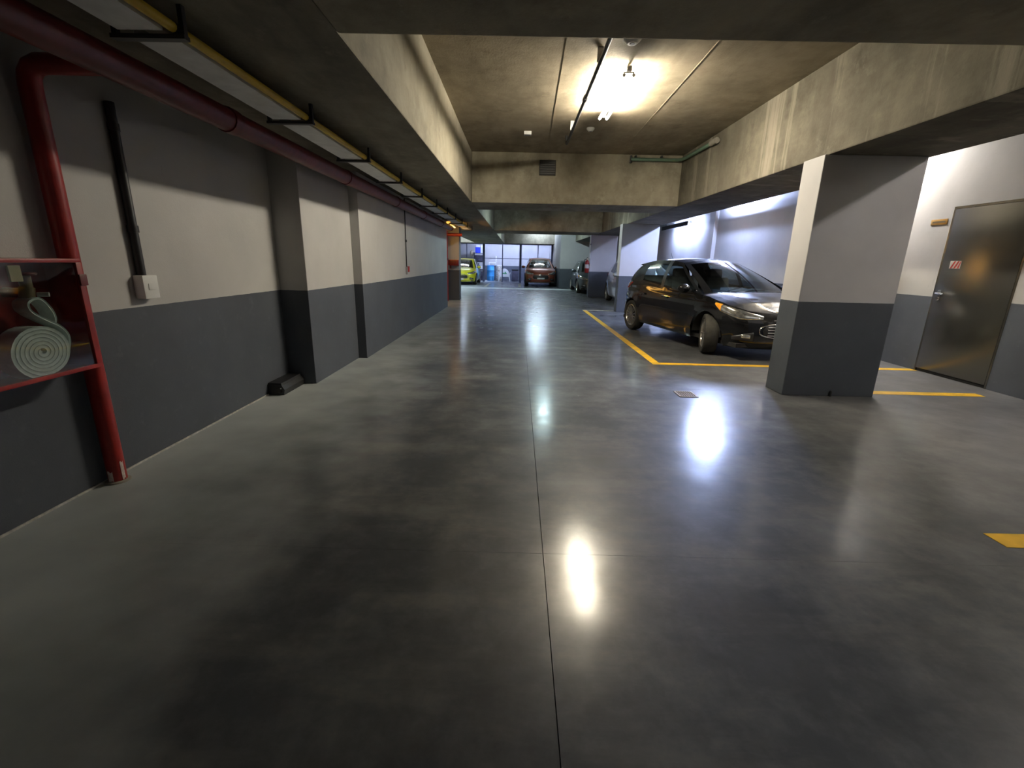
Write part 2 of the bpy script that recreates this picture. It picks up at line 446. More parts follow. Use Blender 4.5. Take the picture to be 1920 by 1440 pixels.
fluorescent('added fluorescent fill light over the aisle behind the camera', 1.0, -3.2, -1.95, 3.05, NEUT, 4.5)  # added fill lamp, out of view, brightens the near floor and pilaster
fluorescent('fluorescent light over the bay to the right of the camera', 4.95, 1.6, 2.8, 3.05, NEUT, 48)
fluorescent('warm white fluorescent light near the wall above the steel door bay', 4.98, 6.75, 7.95, 3.05, NEUT, 130)
fluorescent('bluish fluorescent light above the black car', 5.05, 10.7, 12.2, 3.05, BLUE, 270)
fluorescent('hanging fluorescent light with a dark side reflector seen past the second column', 5.0, 14.2, 16.6, 2.47, BLUE, 50, housing='white_plastic', top=ZC, shade=True)
fluorescent('cool fluorescent light over the aisle beyond the first cross beam', 0.85, 12.3, 13.6, 3.05, TEAL, 40)
fluorescent('cool fluorescent light over the aisle beyond the second cross beam', 0.9, 21.0, 22.4, 3.05, TEAL, 70)
fluorescent('bluish fluorescent light above the copper red car', 27.85, .60, 1.80, 3.05, COOL, 38, swap=True)
fluorescent('bluish fluorescent light above the yellow car', 27.6, -3.7, -2.6, 3.05, COOL, 40, swap=True)
fluorescent('cool fluorescent light in front of the yellow car', -3.3, 21.8, 23.1, 3.05, COOL, 85)
fluorescent('bluish fluorescent light above the fenced storage with the chairs', 29.80, -1.9, -.6, 3.05, BLUE, 150, swap=True)
fluorescent('bluish fluorescent light above the right end of the fenced storage', 29.80, .45, 1.75, 3.05, BLUE, 130, swap=True)
fluorescent('amber lit tube below the cable tray by the far red pipe', -1.975, 13.65, 14.75, 2.255, AMBER, 2.5, tubes=1, housing='dark_metal', hz=.02)

lamp_mat('beacon_lens', AMBER, 44)
t = thing('warning_beacon', 'amber warning light fixed in the recess near the far red pipe', 'light', (-2.38, 13.6, 1.90))
MB().box(-2.42, -2.33, 13.42, 13.80, 1.88, 2.14, bev=.008).build('housing', 'dark_metal', t)
MB().box(-2.33, -2.315, 13.45, 13.77, 1.91, 2.11, bev=.004).build('lens', 'beacon_lens', t)
# ------------------------------------------------------------------ floor markings (thin paint, real thickness)
def line(label, x0, x1, y0, y1, mat='yellow_line'):
    o = MB().box(x0, x1, y0, y1, 0.0, 0.0022).build('floor_line', mat, smooth=False)
    tag(o, label, 'floor marking', 'painted floor lines')
line('yellow floor line running along the aisle beside the black car', 1.84, 1.95, 6.00, 12.95)
line('yellow floor line crossing in front of the black car', 1.95, 5.36, 6.00, 6.115)
line('yellow floor line leading from the nearest column to the steel door', 3.80, 5.05, 4.76, 4.88)
line('short yellow floor line at the right edge of the picture', 2.42, 5.0, 1.975, 2.095)
line('pale floor line in front of the second column', 1.84, 2.72, 12.95, 13.06, 'pale_line')
line('wide pale line across the floor in front of the far cars', -5.5, 2.6, 22.3, 23.2, 'white_line')
line('short faded yellow line to the left of the copper red car', 0.02, 0.16, 24.3, 27.5, 'pale_line')
line('pale line to the right of the yellow car', -1.75, -1.62, 23.9, 28.0, 'pale_line')

# floor drain
d = thing('floor_drain', 'small square brass floor drain in front of the nearest column', 'drain', (1.77, 4.57, 0))
m = MB()
for b_ in ((1.675, 1.865, 4.465, 4.485), (1.675, 1.865, 4.655, 4.675), (1.675, 1.695, 4.485, 4.655), (1.845, 1.865, 4.485, 4.655)):
    m.box(*b_, 0.0, .006)
m.build('rim', 'brass_dark', d, smooth=False)
MB().box(1.695, 1.845, 4.485, 4.655, 0.0, .0015).build('pan', 'vent_dark', d, smooth=False)
for k in range(6):
    MB().box(1.705 + k * .024, 1.716 + k * .024, 4.487, 4.653, .0015, .005).build('grate_bar', 'brass_dark', d, smooth=False)

# ------------------------------------------------------------------ pipes and tray on the left
m = MB().cyl((-1.91, Y0, 2.145), (-1.91, 13.35, 2.145), .070, 18)
t = thing('fire_main', 'fat dark red fire water pipe running under the left beam', 'pipe', (-1.91, 4.5, 2.07))
m.build('pipe', 'red_dark', t)
for yy in (1.2, 3.3, 5.4, 7.5, 9.6, 11.7, 13.3):
    MB().cyl((-1.91, yy - .045, 2.145), (-1.91, yy + .045, 2.145), .078, 18).build('coupling', 'red_dark', t)
t = thing('standpipe', 'red standpipe with chipped foot beside the hose cabinet', 'pipe', (-2.33, 2.42, 0))
MB().tube([(-2.33, 2.42, 0), (-2.33, 2.42, 2.06), (-2.323, 2.42, 2.10), (-2.30, 2.42, 2.13), (-2.26, 2.42, 2.145), (-1.98, 2.42, 2.145)], .045, 18).build('pipe', 'red_paint', t)
MB().lathe([(.046, 0), (.062, 0), (.060, .008), (.046, .012)], (-2.33, 2.42, 0), (0, 0, 1), 18).build('floor_collar', 'concrete_patch', t)
for (a0, a1, z0, z1) in ((-1.9, -1.25, .012, .075), (-.35, .05, .018, .125)):   # flaked paint
    rows = [[Vector((-2.33 + .0462 * math.cos(a0 + (a1 - a0) * i / 5), 2.42 + .0462 * math.sin(a0 + (a1 - a0) * i / 5), z0 + (z1 - z0) * j / 3 + .006 * math.sin(5 * i + j))) for i in range(6)] for j in range(4)]
    MB().grid(rows).build('bare_patch', 'chipped', t)
t = thing('cable_tray', 'pale sheet-metal cable tray with dark brackets under the left beam', 'cable tray', (-1.605, 5, 2.20))
yb = [-5.25 + 1.25 * k for k in range(17)]
yb = [y for y in yb if y < 15.2]
for k in range(len(yb) - 1):
    m = MB(); a, b_ = yb[k] + .045, yb[k + 1] - .045
    m.box(-1.70, -1.51, a, b_, 2.200, 2.206); m.box(-1.70, -1.696, a, b_, 2.206, 2.262); m.box(-1.514, -1.51, a, b_, 2.206, 2.262)
    m.build('tray_panel', 'tray_white', t, smooth=False)
for y in yb:
    m = MB()
    m.box(-1.76, -1.44, y - .018, y + .018, 2.182, 2.199); m.box(-1.755, -1.735, y - .012, y + .012, 2.199, ZB); m.box(-1.462, -1.442, y - .012, y + .012, 2.199, ZB)
    m.build('bracket', 'dark_metal', t, smooth=False)
t = thing('gas_pipe', 'thin yellow pipe running along the pale cable tray', 'pipe', (-1.483, 5, 2.2))
for k in range(len(yb) - 1):
    MB().cyl((-1.483, yb[k] + .02, 2.223), (-1.483, yb[k + 1] - .02, 2.223), .021, 10).build('pipe_length', 'yellow_pipe', t)
for y in yb:
    MB().cyl((-1.483, y - .022, 2.223), (-1.483, y + .022, 2.223), .0235, 10).build('joint_sleeve', 'dark_metal', t)
# wall conduit with white box
t = thing('wall_conduit', 'black conduit ending in a white switch box beside the hose cabinet', 'conduit', (-2.375, 2.92, 1.1))
MB().tube([(-2.364, 2.91, 1.155), (-2.364, 2.905, 2.13)], .025, 10).build('conduit', 'black_plastic', t)
MB().cyl((-2.364, 2.908, 1.42), (-2.364, 2.908, 1.46), .031, 12).build('clamp', 'black_plastic', t)
MB().cyl((-2.364, 2.906, 1.98), (-2.364, 2.906, 2.02), .029, 12).build('clamp', 'black_plastic', t)
b_ = MB().box(XL, -2.325, 2.865, 2.985, 1.02, 1.165, bev=.007).build('switch_box', 'white_plastic', t)
MB().box(-2.325, -2.321, 2.90, 2.95, 1.075, 1.115, bev=.002).build('rocker', 'white_plastic', b_)
# far conduit and red call point
t = thing('alarm_conduit', 'thin dark conduit ending in a red alarm call point on the left wall', 'alarm', (-1.985, 8.4, 1.05))
MB().cyl((-1.988, 8.36, 1.16), (-1.988, 8.36, 2.30), .009, 8).build('conduit', 'black_plastic', t)
MB().cyl((-1.985, 8.36, 1.58), (-1.985, 8.36, 1.62), .018, 8).build('clamp', 'black_plastic', t)
MB().box(XF, -1.955, 8.36, 8.47, 1.07, 1.17, bev=.006).build('call_point', 'red_paint', t)
MB().box(XF, -1.97, 8.325, 8.365, 1.03, 1.16, bev=.004).build('back_box', 'grey_plastic', t)
# far red pipe
t = thing('riser_pipe', 'thin red riser pipe with a side branch at the far pillar', 'pipe', (-2.30, 15.1, 0))
MB().cyl((-2.30, 15.1, 0), (-2.30, 15.1, 2.16), .045, 14).build('riser', 'red_paint', t)
MB().cyl((-2.30, 15.1, 2.06), (-1.80, 15.1, 2.06), .045, 14).build('branch', 'red_paint', t)
MB().cyl((-2.30, 15.1, 1.28), (-2.30, 15.1, 1.34), .056, 14).build('coupling', 'red_dark', t)
t = thing('hose_box', 'small red fire hose box on the far pillar', 'fire hose box', (-2.12, 15.40, 1.10))
MB().box(-2.28, -1.95, 15.28, 15.50, 1.12, 1.30, bev=.01).build('box_body', 'red_paint', t)
MB().box(-2.265, -1.965, 15.27, 15.28, 1.135, 1.285, bev=.003).build('front_panel', 'red_dark', t)
MB().cyl((-2.22, 15.4, 1.02), (-2.22, 15.4, 1.12), .03, 10).build('outlet', 'red_dark', t)

# ------------------------------------------------------------------ fire hose cabinet
cb = thing('hose_cabinet', 'red fire hose cabinet with glazed front on the left wall', 'cabinet', (-2.29, 2.05, 0.71))
cx0, cx1, cyA, cyB, cz0, cz1 = -2.388, -2.20, 1.70, 2.335, 0.715, 1.265
m = MB()
m.box(cx0, cx0 + .006, cyA, cyB, cz0, cz1); m.box(cx0, cx1, cyA, cyB, cz0, cz0 + .006); m.box(cx0, cx1, cyA, cyB, cz1 - .006, cz1)
m.box(cx0, cx1, cyA, cyA + .006, cz0, cz1); m.box(cx0, cx1, cyB - .006, cyB, cz0, cz1)
m.build('case', 'red_paint', cb, smooth=False)
m = MB(); fx0, fx1, fw = cx1 - .012, cx1 + .008, .030
m.box(fx0, fx1, cyA, cyB, cz0, cz0 + .02, bev=.003); m.box(fx0, fx1, cyA, cyB, cz1 - .018, cz1, bev=.003)
m.box(fx0, fx1, cyA, cyA + fw, cz0 + .02, cz1 - .018, bev=.003); m.box(fx0, fx1, cyB - fw, cyB, cz0 + .02, cz1 - .018, bev=.003)
fr = m.build('door_frame', 'red_paint', cb)
MB().box(fx1, fx1 + .012, cyB - .036, cyB + .004, cz1 - .13, cz1 - .075, bev=.003).build('hinge', 'red_dark', fr)
MB().box(cx1 - .003, cx1, cyA + fw, cyB - fw, cz0 + .02, cz1 - .018).build('pane', 'clear_glass', cb, smooth=False)
# rolled hose inside (its own thing): flat hose wound in a spiral, plus the loop up to the valve
hz0, hy0 = 0.842, 2.075
hs = thing('fire_hose', 'pale flat fire hose rolled up inside the red cabinet', 'fire hose', (-2.29, hy0, cz0 + .006))
def ribbon(path, x0, x1, th):
    m = MB(); rows = []
    n = len(path)
    for i, (yy, zz) in enumerate(path):
        a = path[max(0, i - 1)]; b2 = path[min(n - 1, i + 1)]
        ty, tz = b2[0] - a[0], b2[1] - a[1]; L = math.hypot(ty, tz) or 1; ny, nz = -tz / L * th / 2, ty / L * th / 2
        rows.append([Vector((x0, yy + ny, zz + nz)), Vector((x1, yy + ny, zz + nz)), Vector((x1 - .004, yy, zz)) * 1, Vector((x1, yy - ny, zz - nz)), Vector((x0, yy - ny, zz - nz)), Vector((x0, yy + ny, zz + nz))])
    return m.grid(rows)
sp_path = []
turns = 6.4
for i in range(int(turns * 26) + 1):
    a = i / 26 * 2 * math.pi; r = .010 + .0173 * a / (2 * math.pi)
    sp_path.append((hy0 + r * 1.14 * math.cos(a + 2.2), hz0 + r * math.sin(a + 2.2)))
ribbon(sp_path, -2.30, -2.218, .0160).build('hose_roll', 'hose', hs, weld=True, angle=60)
e = sp_path[-1]
lp = [(2.205, .815), (2.222, .865), (2.222, .905), (2.195, .945), (2.150, .975), (2.105, 1.005), (2.075, 1.035), (2.072, 1.065), (2.095, 1.082), (2.125, 1.085), (2.150, 1.065), (2.175, 1.020), (2.180, .985), (2.172, .965)]
def smooth_path(p, k=6):
    out = []
    for i in range(len(p) - 1):
        p0, p1, p2, p3 = p[max(0, i - 1)], p[i], p[i + 1], p[min(len(p) - 1, i + 2)]
        for j in range(k):
            s_ = j / k
            out.append(tuple(0.5 * ((2 * b1) + (-a1 + c1) * s_ + (2 * a1 - 5 * b1 + 4 * c1 - d1) * s_ ** 2 + (-a1 + 3 * b1 - 3 * c1 + d1) * s_ ** 3) for a1, b1, c1, d1 in zip(p0, p1, p2, p3)))
    out.append(p[-1])
    return out
ribbon(smooth_path(lp), -2.30, -2.228, .010).build('hose_loop', 'hose', hs, weld=True, angle=60)
# valve above the hose
vl = thing('hose_valve', 'brass hose valve inside the red cabinet', 'valve', (-2.30, 2.12, 1.08))
MB().cyl((-2.27, 2.11, 1.085), (-2.27, 2.12, 1.135), .028, 14).build('coupling', 'brass_dark', vl)
MB().cyl((-2.27, 2.12, 1.135), (-2.27, 2.12, 1.19), .022, 14).build('stem', 'brass_dark', vl)
MB().lathe([(.0, 0), (.042, 0), (.046, .007), (.042, .014), (0, .014)], (-2.27, 2.12, 1.19), (0, 0, 1), 18).build('hand_wheel', 'red_dark', vl)
MB().cyl((-2.27, 2.12, 1.11), (-2.38, 2.12, 1.11), .022, 12).build('inlet', 'red_dark', vl)
MB().cyl((-2.26, 2.15, 1.10), (-2.225, 2.172, 1.10), .011, 10).build('cap', 'plate', vl)
nz = thing('hose_nozzle', 'brass nozzle lying at the left inside the red cabinet', 'nozzle', (-2.27, 1.90, 1.02))
MB().tube([(-2.27, 1.80, 1.04), (-2.27, 1.86, 1.05), (-2.27, 1.93, 1.075)], [.026, .020, .012], 12).build('barrel', 'brass', nz)
MB().cyl((-2.27, 1.785, 1.037), (-2.27, 1.805, 1.041), .030, 12).build('collar', 'brass', nz)
o = MB().box(-2.225, -2.213, 2.010, 2.062, 1.165, 1.235, bev=.003).build('paper_tag', 'wood_tag')
tag(o, 'small tan tag at the top inside the red cabinet', 'tag')

# ------------------------------------------------------------------ black bait box on the floor
bt = thing('bait_box', 'black plastic rodent bait box on the floor against the left pilaster', 'bait box', (-2.31, 4.42, 0))
MB().prism([(-2.388, 4.20, 0), (-2.235, 4.20, 0), (-2.225, 4.20, .055), (-2.25, 4.20, .095), (-2.388, 4.20, .10)], (0, .42, 0)).build('case', 'black_plastic', bt, angle=25)
MB().prism([(-2.386, 4.205, .10), (-2.252, 4.205, .095), (-2.262, 4.215, .112), (-2.386, 4.215, .116)], (0, .40, 0)).build('lid', 'black_plastic', bt, angle=25)
MB().lathe([(.0, .001), (.020, .001), (.028, .004), (.032, 0)], (-2.275, 4.20, .048), (0, -1, 0), 16).build('entry_hole', 'black_rubber', bt)
MB().box(-2.266, -2.252, 4.196, 4.20, .06, .072).build('lock', 'steel', bt, smooth=False)

# ------------------------------------------------------------------ ceiling items in the first bay
t = thing('ceiling_conduit', 'dark straight conduit hung under the ceiling beside the glowing light', 'conduit', (0.685, 5.8, 3.0))
MB().cyl((.685, 2.48, 3.02), (.685, 7.55, 3.02), .019, 12).build('pipe', 'dark_metal', t)
MB().cyl((.685, 5.55, 3.02), (.685, 5.65, 3.02), .028, 12).build('coupling', 'dark_metal', t)
MB().tube([(.685, 7.55, 3.02), (.685, 7.62, 3.03), (.685, 7.66, 3.07), (.685, 7.66, ZC)], .019, 12).build('elbow', 'dark_metal', t)
for yy in (3.2, 4.7, 6.9):
    MB().box(.66, .71, yy - .012, yy + .012, 3.035, ZC).build('hanger', 'steel', t, smooth=False)
def puck(name, label, x, y, r, h, mat='white_plastic', cat='detector'):
    tt = thing(name, label, cat, (x, y, ZC - h), group='small ceiling fittings')
    MB().lathe([(.001, 0), (r * .55, 0), (r * .8, h * .3), (r, h * .6), (r, h)], (x, y, ZC - h), (0, 0, 1), 20).build('body', mat, tt)
    MB().lathe([(.001, -.004), (r * .3, -.004), (r * .34, .002)], (x, y, ZC - h), (0, 0, 1), 14).build('cap', 'grey_plastic', tt)
puck('smoke_detector', 'small round white ceiling detector beyond the glowing light', .98, 7.22, .055, .045)
puck('smoke_detector', 'round white ceiling detector close to the nearest cross beam', .92, 4.50, .075, .05)
t = thing('junction_box', 'small square pale junction box on the ceiling left of the conduit', 'junction box', (.09, 7.48, ZC - .05), group='small ceiling fittings')
MB().box(.035, .145, 7.43, 7.53, ZC - .045, ZC, bev=.005).build('box_body', 'white_plastic', t)
MB().box(.045, .135, 7.44, 7.52, ZC - .050, ZC - .045, bev=.002).build('lid', 'grey_plastic', t)
t = thing('green_pipe', 'thin green pipe along the top of the cross beam turning onto the right beam', 'pipe', (2.3, 8.7, 3.0))
MB().tube([(1.92, 8.74, 3.06), (2.60, 8.74, 3.06), (2.72, 8.73, 3.06), (2.78, 8.66, 3.055), (2.795, 8.5, 3.05), (2.795, 7.3, 3.03)], .028, 10).build('pipe', 'green_pipe', t)
MB().cyl((2.795, 7.24, 3.03), (2.795, 7.44, 3.032), .042, 12).build('end_joint', 'concrete_patch', t)
for xx in (2.0, 2.45):
    MB().box(xx - .012, xx + .012, 8.70, 8.80, 3.09, 3.12).build('clip', 'dark_metal', t, smooth=False)
MB().cyl((1.92, 8.74, 3.00), (1.92, 8.74, 3.12), .02, 8).build('stub', 'dark_metal', t)
# unseen pipe added in the right bay to throw the dark band on the wall
t = thing('shadow_pipe', 'added unseen pipe that throws the dark band on the right wall above the black car', 'pipe', (5.16, 11, 2.7))
MB().cyl((5.17, 8.2, 2.77), (5.17, 13.1, 2.77), .055, 14).build('pipe', 'red_dark', t)
for yy in (8.6, 10.4, 12.6):
    MB().box(5.16, XR, yy - .015, yy + .015, 2.835, 2.86).build('bracket', 'dark_metal', t, smooth=False)

# ------------------------------------------------------------------ door in the right wall
dr = struct(MB().box(XR - .006, XR + .04, 5.115, 6.045, .04, 2.03, bev=.003).build('door_1', 'door_steel'), 'dark steel door in the right wall')
m = MB()
m.box(XR - .004, XR + .06, 5.09, 5.112, 0, 2.06); m.box(XR - .004, XR + .06, 6.048, 6.07, 0, 2.06); m.box(XR - .004, XR + .06, 5.112, 6.048, 2.034, 2.06)
m.build('door_frame', 'door_steel', dr, smooth=False)
MB().box(XR + .02, XR + .2, 5.112, 6.048, 0.0, .036).build('door_gap', 'joint', dr, smooth=False)
h = MB().box(XR - .018, XR - .006, 5.95, 5.99, .93, 1.06, bev=.003).build('handle_plate', 'chrome', dr)
MB().tube([(XR - .016, 5.97, 1.02), (XR - .061, 5.97, 1.02), (XR - .071, 5.955, 1.02), (XR - .071, 5.855, 1.015)], .011, 10).build('lever', 'chrome', h)
MB().lathe([(.0, -.012), (.016, -.012), (.018, 0)], (XR - .018, 5.97, .955), (1, 0, 0), 14).build('lock_cylinder', 'chrome', h)
s_ = MB().box(XR - .0075, XR - .006, 5.79, 5.935, 1.325, 1.415).build('sticker', 'sticker_white', dr, smooth=False)
s_['label'] = 'white sticker with red diagonal stripes'
for k in range(3):
    y0 = 5.925 - k * .047
    MB().prism([(XR - .0085, y0, 1.327), (XR - .0085, y0 - .022, 1.327), (XR - .0085, max(y0 - .065, 5.792), 1.413), (XR - .0085, max(y0 - .043, 5.80), 1.413)], (.001, 0, 0)).build('stripe', 'sticker_red', s_, smooth=False)
sg = thing('door_sign', 'small brass plate on the wall beside the steel door', 'sign', (XR, 6.24, 1.86))
MB().box(XR - .008, XR, 6.125, 6.36, 1.862, 1.93, bev=.002).build('plate', 'brass', sg)
MB().box(XR - .010, XR - .008, 6.15, 6.335, 1.885, 1.907).build('engraving', 'brass_dark', sg, smooth=False)
# extinguisher with striped board, half hidden behind the nearest column
bd = thing('extinguisher_board', 'red and white striped board on the wall behind the nearest column', 'sign', (XR, 6.86, 1.35))
MB().box(XR - .006, XR, 6.70, 7.02, 1.30, 1.72).build('board', 'sticker_white', bd, smooth=False)
for k in range(4):
    z0 = 1.31 + k * .105
    MB().prism([(XR - .008, 6.70, z0), (XR - .008, 7.02, z0 + .0), (XR - .008, 7.02, z0 + .045), (XR - .008, 6.70, z0 + .045)], (.002, 0, 0)).build('stripe', 'sticker_red', bd, smooth=False)
def extinguisher(label, x, y, z, s=1.0, dirx=-1):
    t = thing('fire_extinguisher', label, 'extinguisher', (x, y, z))
    MB().lathe([(.001, 0), (.068 * s, 0), (.075 * s, .02 * s), (.075 * s, .36 * s), (.066 * s, .405 * s), (.040 * s, .435 * s), (.022 * s, .45 * s), (.022 * s, .47 * s)], (x, y, z), (0, 0, 1), 20).build('cylinder', 'red_paint', t)
    MB().cyl((x, y, z + .47 * s), (x, y, z + .52 * s), .020 * s, 10).build('valve', 'steel', t)
    MB().box(x - .012 * s, x + .012 * s, y - .09 * s, y + .03 * s, z + .52 * s, z + .545 * s, bev=.004).build('handle', 'black_plastic', t)
    MB().tube([(x + dirx * .02 * s, y, z + .49 * s), (x + dirx * .09 * s, y, z + .47 * s), (x + dirx * .10 * s, y, z + .40 * s), (x + dirx * .088 * s, y, z + .15 * s), (x + dirx * .088 * s, y, z + .05 * s)], .011 * s, 8).build('hose', 'black_rubber', t)
    MB().box(x + .070 * s, x + .092 * s, y - .02, y + .02, z + .25 * s, z + .34 * s).build('bracket', 'dark_metal', t, smooth=False)
    MB().lathe([(.0762 * s, .16 * s), (.0762 * s, .30 * s)], (x, y, z), (0, 0, 1), 20).build('label_band', 'sticker_white', t)
    return t
extinguisher('red fire extinguisher on the right wall half hidden by the nearest column', XR - .085, 6.80, 1.02)
extinguisher('red fire extinguisher hung on the farther column', 2.645, 18.24, .92, 1.05)
wb = thing('socket_box', 'white socket box on the right wall below the extinguisher', 'socket', (XR, 6.74, .88))
MB().box(XR - .05, XR, 6.68, 6.79, .88, .985, bev=.006).build('box_body', 'white_plastic', wb)
MB().box(XR - .054, XR - .05, 6.705, 6.765, .915, .955).build('socket', 'grey_plastic', wb, smooth=False)
t = thing('column_conduit', 'white conduit running down the farther column above the extinguisher', 'conduit', (2.73, 18.10, 1.45))
MB().cyl((2.725, 18.125, 1.46), (2.725, 18.125, ZB), .02, 8).build('conduit', 'white_plastic', t)
MB().cyl((2.725, 18.125, 1.95), (2.725, 18.125, 2.0), .028, 8).build('clamp', 'grey_plastic', t)
o = MB().tube([(3.30, 4.632, 0), (3.30, 4.632, .05), (3.302, 4.634, .06)], [.012, .012, .006], 8).build('pipe_stub', 'black_plastic')
tag(o, 'short black pipe stub at the foot of the nearest column', 'pipe stub')

# ------------------------------------------------------------------ cars
def lerp_tab(tab, x):
    if x <= tab[0][0]: return tab[0][1]
    for (a, va), (b2, vb) in zip(tab, tab[1:]):
        if x <= b2:
            s = (x - a) / (b2 - a); s = s * s * (3 - 2 * s) * .5 + s * .5
            return va + (vb - va) * s
    return tab[-1][1]
PLAN = [(-1.945, 0), (-1.935, .30), (-1.88, .56), (-1.74, .74), (-1.45, .822), (-1.0, .85), (-.4, .858), (.2, .86), (.8, .855), (1.25, .845), (1.55, .805), (1.76, .72), (1.90, .56), (1.985, .36), (2.03, .16), (2.045, 0)]
SIDE = [(.16, .075), (.26, .03), (.40, .012), (.55, .0), (.68, .002), (.78, .012), (.90, .045), (1.06, .085), (1.2, .12)]
FRONT = [(.16, .13), (.22, .05), (.30, .008), (.45, 0), (.56, .010), (.64, .040), (.72, .10), (.80, .18), (.95, .36)]
REAR = [(.2, .09), (.30, .015), (.45, 0), (.58, .005), (.66, .05), (.80, .07), (1.0, .11), (1.2, .16)]
ZTOP = [(-1.945, .985), (-1.6, 1.03), (-1.1, 1.025), (-.3, .965), (.5, .930), (.95, .915), (1.2, .890), (1.45, .845), (1.70, .785), (1.90, .725), (2.045, .69)]
ZLOW = [(-1.945, .30), (-1.6, .27), (-1.2, .21), (1.2, .20), (1.6, .185), (2.045, .175)]
def cat_plan():
    pts = smooth_path([PLAN[1][:1] + (-PLAN[1][1],)] + PLAN + [(PLAN[-2][0], -PLAN[-2][1])], 24)
    pts = pts[24:-24]
    return pts
def make_car(name, label, paint, loc, rotz, sx=1.0, sy=1.0, sz=1.0, R=.300, steer=0.0, detail=True, suv=False, grille_h=1.0):
    t = thing(name, label, 'car', loc, rotz, group='parked cars', local=True)
    XW = 1.245
    plan = cat_plan(); n = len(plan)
    Ra = R + .045
    V = lambda x, y, z: Vector((x * sx, y * sy, z * sz))
    nrm = []
    for i in range(n):
        a, b2 = plan[max(0, i - 1)], plan[min(n - 1, i + 1)]
        tx, ty = b2[0] - a[0], b2[1] - a[1]
        if i == 0: tx, ty = 0, 1
        if i == n - 1: tx, ty = 0, -1
        L = math.hypot(tx, ty); nrm.append((-ty / L, tx / L))
    nrm = [(-a, b2) if False else (a, b2) for a, b2 in nrm]
    def S(i, z, off=0.0, side=1):
        i = max(0, min(n - 1, i)); k = int(i); f = i - k; k2 = min(k + 1, n - 1)
        x = plan[k][0] * (1 - f) + plan[k2][0] * f; y = plan[k][1] * (1 - f) + plan[k2][1] * f
        nx = nrm[k][0] * (1 - f) + nrm[k2][0] * f; ny = nrm[k][1] * (1 - f) + nrm[k2][1] * f
        ins = lerp_tab(SIDE, z) * ny * ny + (lerp_tab(FRONT, z) if nx > 0 else lerp_tab(REAR, z)) * nx * nx
        if abs(x) < 1.7:      # flared wheel arches
            for xw in (XW, -XW):
                rr = math.hypot(x - xw, z - R)
                if rr < Ra + .14: ins -= .018 * ny * ny * max(0, 1 - abs(rr - Ra) / .14)
        ins -= off
        return V(x - nx * ins, (y - ny * ins) * side, z)
    def sgn_fix():
        # outward normal should point to +y on the side
        mid = n // 2
        return nrm[mid][1] > 0
    if not sgn_fix(): nrm[:] = [(-a, -b2) for a, b2 in nrm]
    ix = lambda x: next((k - 1 + (x - plan[k - 1][0]) / max(1e-6, plan[k][0] - plan[k - 1][0]) for k in range(1, n) if plan[k][0] >= x), n - 1)
    def iy(y, front=True):
        rng = range(n - 1, 0, -1) if front else range(0, n - 1)
        for k in rng:
            a, b2 = (plan[k], plan[k - 1]) if front else (plan[k], plan[k + 1])
            if b2[1] >= y:
                f = (y - a[1]) / max(1e-6, b2[1] - a[1]); return k - f if front else k + f
        return n // 2
    ztop = [lerp_tab(ZTOP, p[0]) for p in plan]
    def zlow(i):
        x, y = plan[i]; z = lerp_tab(ZLOW, x)
        if abs(nrm[i][1]) > .5:
            for xw in (XW, -XW):
                dx = abs(x - xw)
                if dx < Ra: z = max(z, R / sz * 1.0 + math.sqrt(Ra * Ra - dx * dx) / sz)
        return z
    # station list with extra stations at the arch ends
    st = sorted(set([i for i in range(0, n, 3)] + [n - 1] + [int(ix(xw + s * (Ra - d_))) for xw in (XW, -XW) for s in (-1, 1) for d_ in (.002, .012, .03, .06)]))
    NV = 14
    cells = {}
    def addcell(part, q): cells.setdefault(part, []).append(q)
    for side in (1, -1):
        cols = []
        for i in st:
            zl = zlow(i); cols.append([S(i, zl + (ztop[i] - zl) * v_ / NV, 0, side) for v_ in range(NV + 1)])
        for a in range(len(st) - 1):
            xm = (plan[st[a]][0] + plan[st[a + 1]][0]) / 2; ny = abs(nrm[st[a]][1])
            for v_ in range(NV):
                zm = (cols[a][v_].z + cols[a][v_ + 1].z) / 2 / sz
                if -.98 < xm < -.17 and zm > .26: part = 'rear_door%d' % side
                elif -.17 <= xm < .80 and zm > .26: part = 'front_door%d' % side
                elif xm > 1.58 and zm < .60: part = 'front_bumper'
                elif xm < -1.58 and zm < .58: part = 'rear_bumper'
                else: part = 'body'
                q = [cols[a][v_], cols[a + 1][v_], cols[a + 1][v_ + 1], cols[a][v_ + 1]]
                if side < 0: q.reverse()
                addcell(part, q)
    # hood
    kc = ix(.55); hrows = []
    us = [kc + (n - 1 - kc) * k / 26 for k in range(27)]
    for u in us:
        zt = lerp_tab(ZTOP, plan[int(u)][0] if u < n - 1 else 2.045)
        p = S(u, zt); q = S(u, zt, 0, -1)
        crown = .075 * min(1, (abs(p.y) / .7)) ** 1.2
        row = []
        for j in range(17):
            s = j / 16; c = 1 - (2 * s - 1) ** 2
            pp = p.lerp(q, s); crease = .010 * math.exp(-((abs(2 * s - 1) - .62) / .10) ** 2)
            row.append(pp + Vector((0, 0, (crown * (c ** .8) + crease * min(1, abs(p.y) / .6)) * sz)))
        hrows.append(row)
    hood = MB().grid(hrows)
    # greenhouse
    def top_pt(i, side): return S(i, ztop[min(n - 1, int(i))], -.004, side)
    A0, A1 = 1.10, -1.66                               # belt span
    RAIL = [(.02, .545, 1.395), (-.2, .575, 1.43), (-.5, .585, 1.44), (-.9, .575, 1.425), (-1.25, .55, 1.39), (-1.50, .52, 1.345)]
    rail = smooth_path(RAIL, 8)
    def railp(x):
        for a, b2 in zip(rail, rail[1:]):
            if a[0] >= x >= b2[0]:
                f = (a[0] - x) / (a[0] - b2[0]); return tuple(a[k] * (1 - f) + b2[k] * f for k in range(3))
        return rail[-1] if x < rail[-1][0] else rail[0]
